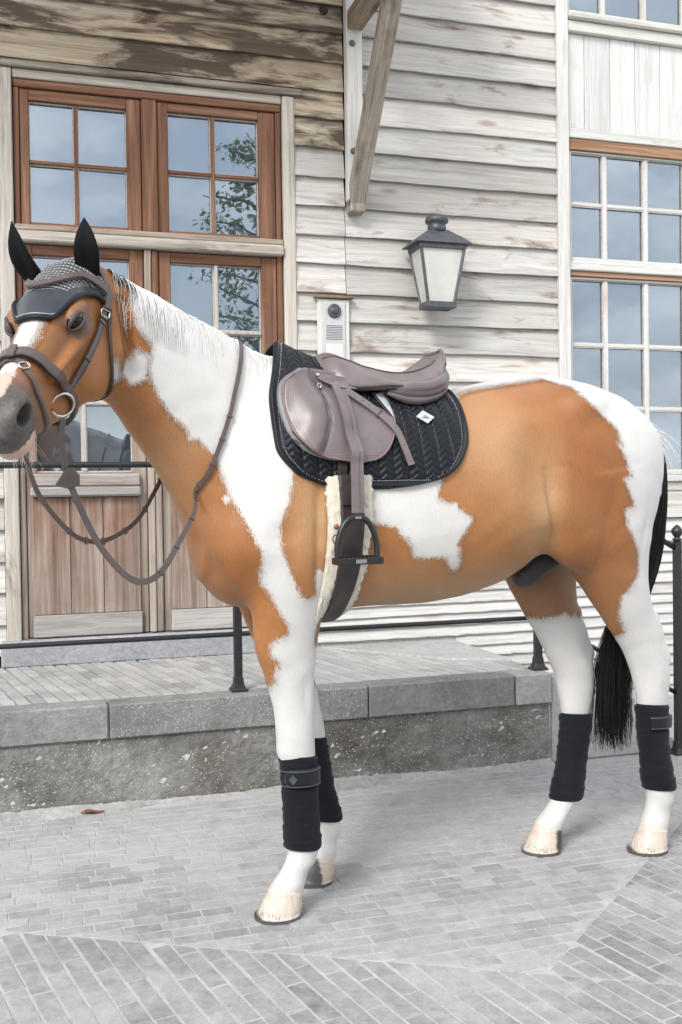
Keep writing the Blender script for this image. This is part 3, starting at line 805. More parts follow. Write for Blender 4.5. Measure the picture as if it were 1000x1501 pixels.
tips = np.array(tips); tips = tips[rg.random(len(tips)) < .62]; pts = np.repeat(tips, 22, 0) + rg.normal(0, .105, (len(tips) * 22, 3))
V, F = leaf_cloud(pts, .060, rg); link('crown', mesh_np('crown', V, F, False), M_LEAF, tree)
hed = []
for k in range(34):
    t = k / 33; c = np.array([-3 + 20 * t, -8.5 + 5.0 * t ** 2 + rg.normal(0, .3), .9]); r = np.array([.75, .7, rg.uniform(.75, 1.25)])
    u = rg.normal(0, 1, (420, 3)); u /= np.linalg.norm(u, axis=1)[:, None]; hed.append(c + u * r * rg.uniform(.75, 1.05, (420, 1)))
V, F = leaf_cloud(np.concatenate(hed), .10, rg)
hg = link('hedge', mesh_np('hedge', V, F, False), M_LEAF_D); tag(hg, 'dark clipped hedge mirrored in the lowest window panes', 'hedge', kind='stuff')
# ================================================================== the horse
AL = math.radians(21.5)
HORSE_O = Vector((-0.117, 3.12, 0.0))
FWD = Vector((-math.cos(AL), -math.sin(AL), 0)); LFT = Vector((math.sin(AL), -math.cos(AL), 0))
HORSE_M = Matrix(((FWD.x, LFT.x, 0, HORSE_O.x), (FWD.y, LFT.y, 0, HORSE_O.y), (0, 0, 1, 0), (0, 0, 0, 1)))

def pchip(x, y, xi):
    x = np.asarray(x, float); y = np.asarray(y, float)
    h = np.diff(x); d = np.diff(y) / h
    m = np.zeros_like(y)
    for i in range(1, len(x) - 1):
        if d[i - 1] * d[i] > 0:
            w1 = 2 * h[i] + h[i - 1]; w2 = h[i] + 2 * h[i - 1]
            m[i] = (w1 + w2) / (w1 / d[i - 1] + w2 / d[i])
    m[0], m[-1] = d[0], d[-1]
    xi = np.clip(xi, x[0], x[-1])
    k = np.clip(np.searchsorted(x, xi) - 1, 0, len(x) - 2)
    t = (xi - x[k]) / h[k]
    return ((1 + 2 * t) * (1 - t) ** 2 * y[k] + t * (1 - t) ** 2 * h[k] * m[k] + t * t * (3 - 2 * t) * y[k + 1] + t * t * (t - 1) * h[k] * m[k + 1])

def axis(*segs):
    a = []
    for lo, hi, st in segs:
        a.append(np.arange(lo, hi - st * .5, st))
    a.append([segs[-1][1]])
    return np.concatenate(a).astype(np.float32)

GX = axis((-1.46, 0.52, .0085), (0.52, 1.06, .0050))
GY = axis((-0.42, -0.06, .0085), (-0.06, 0.66, .0058))
GZ = axis((-0.03, 1.28, .0085), (1.28, 1.98, .0054))
SDF = np.full((len(GX), len(GY), len(GZ)), 0.5, np.float32)

def boxslice(lo, hi):
    s = []
    for g, a, b in zip((GX, GY, GZ), lo, hi):
        i = max(int(np.searchsorted(g, a)) - 1, 0); j = min(int(np.searchsorted(g, b)) + 1, len(g))
        s.append(slice(i, max(j, i + 1)))
    return tuple(s)

def field(s):
    return np.meshgrid(GX[s[0]], GY[s[1]], GZ[s[2]], indexing='ij', sparse=True)

def blend(s, d, k, op='union'):
    A = SDF[s]
    if op == 'union':
        h = np.maximum(k - np.abs(A - d), 0) / k
        SDF[s] = np.minimum(A, d) - h * h * k * .25
    else:                      # subtract
        h = np.maximum(k - np.abs(A + d), 0) / k
        SDF[s] = np.maximum(A, -d) + h * h * k * .25

class Prof:
    """solid given by elliptical cross sections along an axis"""
    def __init__(self, o, u, v, w, U, top, bot, hw, cv=0.0, wc=None, pw=2.0):
        self.o = np.array(o, float); self.u, self.v, self.w = (np.array(a, float) for a in (u, v, w))
        self.U = np.array(U, float)
        self.ui = np.linspace(self.U[0], self.U[-1], 400)
        f = lambda a: pchip(self.U, np.broadcast_to(np.asarray(a, float), self.U.shape), self.ui)
        self.top, self.bot, self.hw, self.cv = f(top), f(bot), f(hw), f(cv)
        self.wc = f(wc) if wc is not None else (self.top + self.bot) / 2
        self.pw = pw
    def ev(self, X, Y, Z):
        dx, dy, dz = X - self.o[0], Y - self.o[1], Z - self.o[2]
        U = dx * self.u[0] + dy * self.u[1] + dz * self.u[2]
        Vv = dx * self.v[0] + dy * self.v[1] + dz * self.v[2]
        W = dx * self.w[0] + dy * self.w[1] + dz * self.w[2]
        Uc = np.clip(U, self.U[0], self.U[-1])
        it = lambda a: np.interp(Uc, self.ui, a).astype(np.float32)
        wc = it(self.wc); dv = (Vv - it(self.cv)); dw = (W - wc)
        rv = np.maximum(it(self.hw), 1e-3); rw = np.maximum(np.where(dw > 0, it(self.top) - wc, wc - it(self.bot)), 1e-3)
        a, b = np.abs(dv / rv), np.abs(dw / rw)
        if self.pw == 2.0:
            q = np.sqrt(a * a + b * b) + 1e-6
            g = np.sqrt((dv / (rv * rv)) ** 2 + (dw / (rw * rw)) ** 2) + 1e-6
            d = q * (q - 1) / g
        else:
            q = (a ** self.pw + b ** self.pw) ** (1 / self.pw) + 1e-6
            d = (q - 1) * np.minimum(rv, rw)
        e = np.abs(U - Uc)
        return np.where(e > 0, np.sqrt(np.maximum(d, 0) ** 2 + e * e) + np.minimum(d, 0) * 0, d)
    def put(self, k, pad=0.05, op='union'):
        lo = np.full(3, 9.); hi = np.full(3, -9.)
        for i in range(0, 400, 21):
            c = self.o + self.u * self.ui[i] + self.v * self.cv[i]
            for sv in (-1, 1):
                for ww in (self.top[i], self.bot[i]):
                    p = c + self.v * self.hw[i] * sv + self.w * ww
                    lo = np.minimum(lo, p); hi = np.maximum(hi, p)
        s = boxslice(lo - pad - k, hi + pad + k)
        blend(s, self.ev(*field(s)).astype(np.float32), k, op)

def ell(c, r, k, R=None, op='union'):
    """ellipsoid; R columns = its axes"""
    c = np.array(c, float); r = np.array(r, float); m = r.max() + k + .02
    s = boxslice(c - m, c + m); X, Y, Z = field(s)
    d = [X - c[0], Y - c[1], Z - c[2]]
    if R is not None:
        R = np.array(R, float)
        d = [d[0] * R[0, i] + d[1] * R[1, i] + d[2] * R[2, i] for i in range(3)]
    q0 = np.sqrt(sum((d[i] / r[i]) ** 2 for i in range(3))) + 1e-6
    q1 = np.sqrt(sum((d[i] / r[i] ** 2) ** 2 for i in range(3))) + 1e-6
    blend(s, (q0 * (q0 - 1) / q1).astype(np.float32), k, op)

def cap(a, b, ra, rb, k, op='union'):
    """round cone from a to b"""
    a = np.array(a, float); b = np.array(b, float); m = max(ra, rb) + k + .02
    s = boxslice(np.minimum(a, b) - m, np.maximum(a, b) + m); X, Y, Z = field(s)
    ab = b - a; L = ab @ ab
    t = np.clip(((X - a[0]) * ab[0] + (Y - a[1]) * ab[1] + (Z - a[2]) * ab[2]) / L, 0, 1)
    d = np.sqrt((X - a[0] - t * ab[0]) ** 2 + (Y - a[1] - t * ab[1]) ** 2 + (Z - a[2] - t * ab[2]) ** 2) - (ra + (rb - ra) * t)
    blend(s, d.astype(np.float32), k, op)

EX, EY, EZ = (1, 0, 0), (0, 1, 0), (0, 0, 1)

# ---- trunk: sections along x (forward)
TRX = [-1.30, -1.245, -1.16, -1.05, -0.92, -0.78, -0.64, -0.50, -0.34, -0.18, -0.05, 0.08, 0.18, 0.26, 0.315]
TRT = [1.400, 1.440, 1.495, 1.555, 1.607, 1.612, 1.592, 1.562, 1.540, 1.575, 1.615, 1.595, 1.50, 1.36, 1.22]
TRB = [1.300, 1.220, 1.150, 1.120, 1.100, 1.030, 0.938, 0.898, 0.882, 0.882, 0.875, 0.880, 0.895, 0.93, 1.00]
TRW = [0.045, 0.095, 0.165, 0.225, 0.262, 0.285, 0.300, 0.305, 0.295, 0.262, 0.235, 0.220, 0.205, 0.165, 0.09]
TRC = [1.350, 1.340, 1.330, 1.310, 1.290, 1.260, 1.225, 1.200, 1.190, 1.180, 1.170, 1.160, 1.150, 1.130, 1.10]
Prof((0, 0, 0), EX, EY, EZ, TRX, TRT, TRB, TRW, 0, TRC, 2.15).put(.04)
# ---- neck
S2 = math.sqrt(.5)
NU = [-.12, 0.0, .12, .22, .35, .45, .56, .66, .74, .80, .85]
NTOP = [.18, .262, .280, .286, .264, .230, .184, .146, .110, .088, .06]
NBOT = [-.22, -.285, -.244, -.208, -.180, -.164, -.146, -.130, -.115, -.09, -.05]
NW = [.15, .165, .150, .134, .118, .108, .099, .092, .084, .072, .05]
NC = [.0, .0, .003, .010, .024, .040, .062, .090, .115, .130, .14]
Prof((.10, 0, 1.22), (S2, 0, S2), EY, (-S2, 0, S2), NU, NTOP, NBOT, NW, NC, [-.04, -.06, -.05, -.03, -.02, -.01, -.005, 0, 0.0, .0, .0], 2.0).put(.10)
# ---- head frame: u from poll to muzzle, v to the horse's left, w up from the face
HP, HY, HRL = math.radians(39.6), math.radians(61.5), math.radians(3)
HU = np.array((math.cos(HP) * math.cos(HY), math.cos(HP) * math.sin(HY), -math.sin(HP)))
_w = np.array((math.sin(HP) * math.cos(HY), math.sin(HP) * math.sin(HY), math.cos(HP)))
_v = np.array((-math.sin(HY), math.cos(HY), 0.0))
HV = _v * math.cos(HRL) + _w * math.sin(HRL); HW = _w * math.cos(HRL) - _v * math.sin(HRL)
HO = np.array((.702, .142, 1.846))
HR = np.column_stack((HU, HV, HW))
HS = 1.03
def hd(u, v, w): return HO + HS * (HU * u + HV * v + HW * w)
def hell(c, r, k, op='union'): ell(hd(*c), np.array(r) * HS, k, HR, op)
U_ = [-.05, 0, .06, .12, .20, .28, .36, .44, .52, .58, .62, .648]
T_ = [-.04, .010, .026, .028, .020, .010, .002, -.006, -.010, -.014, -.030, -.06]
B_ = [-.13, -.17, -.22, -.272, -.284, -.266, -.234, -.202, -.172, -.154, -.132, -.09]
W_ = [.045, .068, .080, .084, .080, .062, .049, .045, .048, .052, .047, .028]
C_ = [-.08, -.075, -.070, -.065, -.06, -.058, -.06, -.062, -.064, -.068, -.07, -.075]
sc = lambda a: [q * HS for q in a]
Prof(HO, HU, HV, HW, sc(U_), sc(T_), sc(B_), sc(W_), 0, sc(C_), 2.15).put(.05)
for s in (1, -1):
    hell((.175, .056 * s, -.180), (.100, .036, .098), .03)               # cheek
    hell((.205, .076 * s, -.028), (.050, .026, .028), .022)              # brow over the eye
    hell((.215, .088 * s, -.066), (.040, .016, .022), .02)
    cap(hd(.25, .078 * s, -.082), hd(.385, .058 * s, -.086), .014, .009, .02)   # facial crest
    hell((.575, .046 * s, -.058), (.046, .023, .038), .018)              # nostril wing
    hell((.275, .094 * s, -.046), (.035, .012, .02), .02, 'subtract')
    hell((.105, .088 * s, -.018), (.028, .014, .018), .02, 'subtract')   # hollow above the eye
    hell((.584, .067 * s, -.062), (.036, .046, .0235), .008, 'subtract')  # nostril
hell((.610, 0, -.084), (.038, .045, .042), .025)                         # upper lip
hell((.565, 0, -.148), (.048, .038, .024), .018)                         # chin and lower lip
hell((.590, 0, -.128), (.050, .075, .0035), .006, 'subtract')            # mouth
# throat and jaw join
ell((.60, .10, 1.64), (.09, .085, .12), .06)
cap(hd(.035, .126, -.10), hd(.125, .128, -.255), .012, .013, .035, 'subtract')      # hollow behind the jaw
# ---- shoulder
for s in (1, -1):
    cap((.210, .130 * s, 1.10), (.0, .13 * s, 1.43), .090, .06, .07)
    ell((.030, .165 * s, 1.10), (.13, .066, .15), .06)
    ell((.222, .105 * s, 1.07), (.078, .085, .11), .05)
ell((.228, 0, 1.01), (.066, .13, .075), .06)
for s in (1, -1):
    ell((-.94, .15 * s, 1.36), (.25, .122, .185), .08)
    ell((-1.075, .125 * s, 1.27), (.125, .09, .18), .07)

def leg(Zs, Xs, Ys, RX, RY, k):
    """sections stacked down z; the profile axis is z, v = y, w = x"""
    o = np.argsort(Zs); g = lambda a: np.asarray(a, float)[o]
    Xs, RX = g(Xs), g(RX)
    Prof((0, 0, 0), EZ, EY, EX, g(Zs), Xs + RX, Xs - RX, g(RY), g(Ys), Xs, 2.0).put(k)

# near fore
leg([1.16, 1.06, .98, .90, .80, .70, .60, .53, .49, .45, .41, .30, .22, .185, .155, .125, .09, .05],
    [.07, .085, .092, .098, .104, .092, .080, .076, .074, .068, .064, .060, .056, .053, .060, .080, .098, .108],
    [.14, .150, .148, .142, .134, .128, .124, .122, .120, .119, .118, .116, .114, .112, .110, .107, .103, .102],
    [.08, .125, .118, .108, .094, .074, .060, .056, .057, .052, .046, .039, .040, .046, .046, .042, .049, .048],
    [.03, .080, .078, .072, .060, .052, .046, .049, .050, .045, .038, .031, .034, .040, .041, .039, .047, .046], .05)
# off fore
leg([1.16, 1.06, .98, .90, .80, .70, .60, .53, .49, .45, .41, .30, .22, .185, .155, .125, .09, .05],
    [.06, .070, .066, .060, .040, .010, -.022, -.038, -.044, -.052, -.058, -.078, -.096, -.105, -.105, -.095, -.085, -.072],
    [-.14, -.150, -.146, -.142, -.136, -.130, -.124, -.120, -.118, -.117, -.116, -.112, -.109, -.108, -.107, -.106, -.105, -.105],
    [.08, .125, .118, .108, .092, .072, .060, .056, .057, .052, .046, .039, .040, .046, .046, .042, .049, .048],
    [.03, .080, .078, .072, .060, .052, .046, .049, .050, .045, .038, .031, .034, .040, .041, .039, .047, .046], .05)
# near hind
leg([1.50, 1.42, 1.30, 1.20, 1.09, 1.00, .91, .80, .72, .66, .61, .55, .49, .40, .26, .21, .175, .14, .09, .05],
    [-.97, -.98, -.975, -.968, -.972, -.997, -1.038, -1.102, -1.150, -1.180, -1.198, -1.206, -1.208, -1.212, -1.236, -1.248, -1.252, -1.244, -1.232, -1.220],
    [.11, .140, .150, .158, .158, .152, .144, .132, .124, .118, .114, .110, .107, .103, .095, .092, .090, .087, .084, .083],
    [.08, .18, .210, .206, .184, .152, .120, .096, .082, .076, .072, .062, .052, .044, .043, .048, .050, .046, .051, .050],
    [.03, .095, .115, .118, .108, .092, .078, .062, .052, .048, .048, .044, .040, .034, .036, .042, .043, .041, .048, .047], .05)
cap((-1.255, .113, .665), (-1.20, .124, .80), .020, .022, .03)    # tendon to the point of hock
# off hind
leg([1.50, 1.42, 1.30, 1.20, 1.09, 1.00, .91, .80, .72, .66, .61, .55, .49, .40, .26, .21, .175, .14, .09, .05],
    [-.97, -.98, -.97, -.95, -.93, -.925, -.935, -.962, -.992, -1.014, -1.034, -1.040, -1.038, -1.030, -1.002, -.990, -.978, -.950, -.902, -.885],
    [-.11, -.140, -.150, -.152, -.150, -.144, -.136, -.124, -.114, -.106, -.100, -.095, -.090, -.084, -.074, -.070, -.067, -.063, -.058, -.057],
    [.08, .19, .225, .222, .190, .160, .132, .102, .086, .081, .079, .073, .062, .044, .043, .048, .050, .046, .051, .050],
    [.03, .095, .115, .118, .106, .090, .076, .062, .052, .048, .048, .044, .040, .034, .036, .042, .043, .041, .048, .047], .05)
cap((-1.105, -.104, .655), (-1.055, -.120, .80), .020, .022, .03)
# sheath
cap((-.86, 0.02, 1.03), (-.755, .03, .955), .060, .040, .03)
# flank hollow, stifle, hip point
for s in (1, -1):
    ell((-.83, .205 * s, 1.10), (.085, .06, .11), .07)
    ell((-.70, .325 * s, 1.33), (.10, .05, .12), .08, None, 'subtract')
    ell((-.86, .20 * s, 1.50), (.07, .06, .05), .06)
# dock
cap((-1.23, 0, 1.43), (-1.31, -.01, 1.36), .045, .032, .04)
cap((-1.31, -.01, 1.36), (-1.33, -.02, 1.22), .032, .024, .03)

# ---- polygonise (surface nets on the rectilinear grid)
def surface_nets(D, xs, ys, zs):
    ins = D < 0
    c = np.zeros(tuple(n - 1 for n in D.shape), np.uint8)
    for a in (0, 1):
        for b in (0, 1):
            for e in (0, 1):
                c += ins[a:a + c.shape[0], b:b + c.shape[1], e:e + c.shape[2]]
    act = (c > 0) & (c < 8)
    idx = np.argwhere(act)
    vid = np.full(act.shape, -1, np.int32); vid[act] = np.arange(len(idx))
    pos = np.zeros((len(idx), 3)); cnt = np.zeros(len(idx))
    G = [xs, ys, zs]
    corners = [(a, b, e) for a in (0, 1) for b in (0, 1) for e in (0, 1)]
    for p in corners:
        for ax in range(3):
            if p[ax]: continue
            q = list(p); q[ax] = 1
            i0 = idx + np.array(p); i1 = idx + np.array(q)
            d0 = D[i0[:, 0], i0[:, 1], i0[:, 2]]; d1 = D[i1[:, 0], i1[:, 1], i1[:, 2]]
            m = (d0 < 0) != (d1 < 0)
            t = np.where(m, d0 / np.where(m, d0 - d1, 1), 0)
            P = np.stack([G[k][i0[:, k]] for k in range(3)], 1).astype(float)
            P[:, ax] += t * (G[ax][i1[:, ax]] - G[ax][i0[:, ax]])
            pos[m] += P[m]; cnt[m] += 1
    pos /= cnt[:, None]
    faces = []
    for ax in range(3):
        a0 = [slice(None)] * 3; a1 = [slice(None)] * 3
        a0[ax] = slice(0, -1); a1[ax] = slice(1, None)
        s0, s1 = ins[tuple(a0)], ins[tuple(a1)]
        for flip in (0, 1):
            e = np.argwhere((s0 & ~s1) if not flip else (~s0 & s1))
            o1, o2 = [(1, 2), (2, 0), (0, 1)][ax]
            ok = (e[:, o1] > 0) & (e[:, o2] > 0) & (e[:, o1] < D.shape[o1] - 1) & (e[:, o2] < D.shape[o2] - 1)
            e = e[ok]
            def g(da, db):
                f = e.copy(); f[:, o1] += da; f[:, o2] += db
                return vid[f[:, 0], f[:, 1], f[:, 2]]
            q = np.stack([g(-1, -1), g(0, -1), g(0, 0), g(-1, 0)], 1)
            faces.append(q if not flip else q[:, ::-1])
    return pos, np.concatenate(faces)

def relax(V, F, it=3, lam=.5):
    E = np.concatenate([F[:, [0, 1]], F[:, [1, 2]], F[:, [2, 3]], F[:, [3, 0]]])
    n = len(V); deg = np.bincount(E.ravel(), minlength=n)[:, None]
    for i in range(it):
        for l in (lam, -lam * .95):
            S = np.stack([np.bincount(E[:, 0], V[E[:, 1], k], n) + np.bincount(E[:, 1], V[E[:, 0], k], n) for k in range(3)], 1)
            V = V + l * (S / deg - V)
    return V

HV_, HF_ = surface_nets(SDF, GX, GY, GZ)
HV_ = relax(HV_, HF_, 4)
del SDF
def vnormals(V, F):
    n = np.cross(V[F[:, 2]] - V[F[:, 0]], V[F[:, 3]] - V[F[:, 1]]); N = np.zeros_like(V)
    for k in range(4): np.add.at(N, F[:, k], n)
    return N / (np.linalg.norm(N, axis=1)[:, None] + 1e-12)
def pl_dist(x, z, P):
    d = np.full(len(x), 9.0); tt = np.zeros(len(x))
    for i, ((ax, az), (bx, bz)) in enumerate(zip(P[:-1], P[1:])):
        ex, ez = bx - ax, bz - az; t = np.clip(((x - ax) * ex + (z - az) * ez) / (ex * ex + ez * ez), 0, 1)
        q = np.hypot(x - ax - t * ex, z - az - t * ez); m = q < d; d[m] = q[m]; tt[m] = ((i + t) / (len(P) - 1))[m]
    return d, tt
NV = vnormals(HV_, HF_); disp = np.zeros(len(HV_)); ysd = np.clip((HV_[:, 1] - .03) / .05, 0, 1)
# muscle lines of the near side: (line in side view, depth, width)
for P_, dep, wid in (
        ([(.363, 1.187), (.341, 1.09), (.305, 1.005), (.245, .942)], .008, .013),
        ([(.330, 1.158), (.308, 1.073), (.265, .996), (.228, .955)], -.006, .016),
        ([(.020, 1.30), (.033, 1.212), (.039, 1.125), (.042, 1.029), (.038, .94)], .009, .014),
        ([(.090, 1.20), (.085, 1.05), (.075, .93)], -.005, .030),
        ([(-.745, 1.06), (-.722, 1.12), (-.705, 1.20), (-.700, 1.294)], .013, .013),
        ([(-.80, 1.06), (-.775, 1.18), (-.770, 1.32)], -.010, .032),
        ([(.538, 1.473), (.47, 1.371), (.397, 1.256), (.35, 1.178)], .006, .016),
        ([(.53, 1.54), (.43, 1.43), (.34, 1.32)], -.005, .030),
        ([(.05, 1.52), (.15, 1.397), (.205, 1.243), (.222, 1.111)], .005, .024),
        ([(-.95, 1.38), (-.945, 1.27), (-.915, 1.10), (-.905, .97)], .0045, .020),
        ([(-1.10, 1.20), (-1.07, 1.05), (-1.08, .90)], .004, .018),
        ([(.132, .72), (.128, .62)], .004, .018), ([(.06, .70), (.055, .60)], .004, .014),
        ([(-1.150, .66), (-1.165, .56)], .004, .016), ([(-1.20, .62), (-1.205, .52)], -.003, .012)):
    d_, t_ = pl_dist(HV_[:, 0], HV_[:, 2], P_)
    disp -= dep * np.exp(-(d_ / wid) ** 2) * (np.sin(PI * np.clip(t_, .04, .96)) ** .5) * ysd
HV_ = HV_ + NV * disp[:, None]
# faint unevenness of living skin
q_ = HV_ * np.array([1.0, 1.0, 1.0])
HV_ = HV_ + NV * (.0012 * np.sin(q_[:, 0] * 31 + 3 * np.sin(q_[:, 2] * 17)) * np.sin(q_[:, 2] * 27 + 2 * np.sin(q_[:, 0] * 13)))[:, None]
# ------------------------------------------------------------------ coat markings (object space, side elevation of the horse)
BROWN_NECK = [(0.60, 1.90), (0.546, 1.835), (0.542, 1.76), (0.529, 1.687), (0.486, 1.645), (0.486, 1.618), (0.496, 1.59), (0.489, 1.559), (0.473, 1.518), (0.441, 1.468), (0.429, 1.459), (0.388, 1.418), (0.38, 1.39), (0.356, 1.392), (0.312, 1.346), (0.301, 1.321), (0.283, 1.269), (0.266, 1.215), (0.24, 1.152), (0.221, 1.105), (0.203, 1.069), (0.2, 1.028), (0.199, 0.991), (0.172, 0.948), (0.144, 0.9), (0.121, 0.862), (0.12, 0.834), (0.146, 0.823), (0.17, 0.808), (0.16, 0.778), (0.139, 0.752), (0.151, 0.733), (0.15, 0.698), (0.21, 0.60), (0.40, 0.80), (0.55, 0.984), (0.75, 1.395), (0.85, 1.528), (0.85, 1.90)]
WHITE_THROAT = [(0.53, 1.636), (0.488, 1.614), (0.495, 1.572), (0.5, 1.552), (0.541, 1.536), (0.558, 1.563), (0.577, 1.548), (0.599, 1.527), (0.597, 1.591), (0.581, 1.599), (0.574, 1.567), (0.549, 1.604)]
BROWN_SHOULDER = [(0.105, 1.299), (0.11, 1.28), (0.119, 1.221), (0.143, 1.162), (0.151, 1.151), (0.144, 1.086), (0.125, 1.021), (0.106, 0.983), (0.086, 0.945), (0.066, 0.936), (0.038, 0.942), (0.043, 1.017), (0.013, 1.014), (-0.012, 1.000), (-0.012, 0.94), (0.02, 0.93), (0.03, 0.80), (-0.08, 0.80), (-0.30, 0.80), (-0.67, 0.84), (-0.85, 0.93), (-0.92, 0.80), (-0.97, 0.694), (-1.032, 0.70), (-1.045, 0.753), (-1.055, 0.762), (-1.018, 0.829), (-1.007, 0.89), (-1.028, 0.903), (-1.063, 0.97), (-1.053, 1.028), (-0.993, 1.12), (-0.98, 1.172), (-1.016, 1.182), (-0.97, 1.267), (-0.998, 1.277), (-0.951, 1.378), (-0.965, 1.378), (-0.95, 1.423), (-0.863, 1.495), (-0.83, 1.534), (-0.818, 1.577), (-0.792, 1.594), (-0.679, 1.576), (-0.532, 1.552), (-0.483, 1.539), (-0.430, 1.505), (-0.413, 1.483), (-0.336, 1.295), (-0.317, 1.246), (-0.313, 1.212), (-0.37, 1.201), (-0.38, 1.181), (-0.424, 1.157), (-0.404, 1.123), (-0.382, 1.083), (-0.397, 1.034), (-0.403, 1.013), (-0.387, 0.994), (-0.359, 1.018), (-0.346, 1.042), (-0.29, 1.041), (-0.251, 1.042), (-0.235, 1.087), (-0.205, 1.113), (-0.193, 1.135), (-0.136, 1.142), (-0.102, 1.151), (-0.06, 1.30)]

def poly_sd(x, z, P):
    """signed distance to polygon, positive inside"""
    P = np.array(P); Q = np.roll(P, -1, 0)
    d = np.full(len(x), 9.0); ins = np.zeros(len(x), bool)
    for (ax, az), (bx, bz) in zip(P, Q):
        ex, ez = bx - ax, bz - az
        t = np.clip(((x - ax) * ex + (z - az) * ez) / (ex * ex + ez * ez + 1e-12), 0, 1)
        d = np.minimum(d, np.hypot(x - ax - t * ex, z - az - t * ez))
        c = (az > z) != (bz > z)
        ins ^= c & (x < (bx - ax) * (z - az) / (bz - az + 1e-12) + ax)
    return np.where(ins, d, -d)

hx, hy, hz = HV_.T
sdb = np.maximum(poly_sd(hx, hz, BROWN_NECK), poly_sd(hx, hz, BROWN_SHOULDER))
sdb = np.minimum(sdb, -poly_sd(hx, hz, WHITE_THROAT))
sdb = np.minimum(sdb, np.hypot(hx - .281, hz - 1.222) - .008)
offl = (hy < -.02)
sdb = np.where(offl & (hz < .95) & (hx > -.35), hz - .63, sdb)
sdb = np.where(offl & (hz < .97) & (hx < -.60), hz - .80 + .006 * np.sin(hx * 47) + .005 * np.sin(hx * 113 + hy * 60), sdb)
rel = (HV_ - HO) / HS
hu, hv, hw = rel @ HU, rel @ HV, rel @ HW
headm = (hu > .03) & (hx > .605)
blz = np.where(hu < .50, np.interp(hu, [0, .1, .22, .32, .40, .46], [.03, .034, .036, .032, .027, .022]), -.05) - np.abs(hv + .004)
blz = np.minimum(blz, hw + .06)
sdb = np.where(headm, np.minimum(.1, -blz), sdb)
sm = lambda a, b, v: (lambda t: t * t * (3 - 2 * t))(np.clip((v - a) / (b - a), 0, 1))
muz = np.where(headm, sm(.42, .565, hu - .25 * np.minimum(hw + .10, 0)), 0)
pink = np.where(headm, sm(.44, .52, hu) * (1 - sm(.012, .034, np.abs(hv + .004))) * (1 - sm(.55, .60, hu)) * sm(-.07, -.03, hw), 0)
pink = np.maximum(pink, np.where(headm, .8 * sm(.50, .55, hu) * sm(-.125, -.14, hw), 0))
ee = np.minimum(((hu - .220) / .055) ** 2 + ((hw + .042) / .040) ** 2, 9) + np.where(np.abs(hv) < .05, 4, 0)
eyeg = np.where(headm, 1 - sm(.3, 1.35, ee), 0)
dark = np.where((hz < 1.06) & (hx < -.68) & (hx > -.93) & (np.abs(hy) < .13), np.exp(-(((hx + .80) / .10) ** 4 + ((hy - .02) / .10) ** 4 + ((hz - .975) / .075) ** 4)) * 1.5, 0)     # sheath skin
inner = np.where(offl & (hz < 1.0) & (hx < -.60), 1.0, 0.0)
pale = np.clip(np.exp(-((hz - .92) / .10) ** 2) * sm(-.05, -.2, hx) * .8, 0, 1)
pale = np.maximum(pale, .85 * np.exp(-(((hx + .70) / .10) ** 2 + ((hz - 1.16) / .20) ** 2)))  # glossy highlights of flank, back and shoulder painted in as paler brown
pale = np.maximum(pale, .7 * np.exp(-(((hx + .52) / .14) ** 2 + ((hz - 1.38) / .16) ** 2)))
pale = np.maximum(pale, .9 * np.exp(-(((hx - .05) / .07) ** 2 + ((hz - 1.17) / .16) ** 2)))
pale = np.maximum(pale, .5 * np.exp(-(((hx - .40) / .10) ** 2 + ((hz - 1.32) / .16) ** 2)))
deep = np.clip(.95 * sm(-.72, -.80, hx) * sm(.70, .95, hz) * (1 - .35 * sm(1.42, 1.56, hz)) + np.exp(-(((hx + .98) / .22) ** 2 + ((hz - 1.10) / .20) ** 2)) + .8 * np.exp(-(((hx - .27) / .12) ** 2 + ((hz - 1.10) / .2) ** 2)), 0, 1)  # shading of quarters and chest painted in as deeper brown

def skin_attrs(me, **k):
    for n, a in k.items():
        at = me.attributes.new(n, 'FLOAT', 'POINT')
        at.data.foreach_set('value', np.ascontiguousarray(a, np.float32))

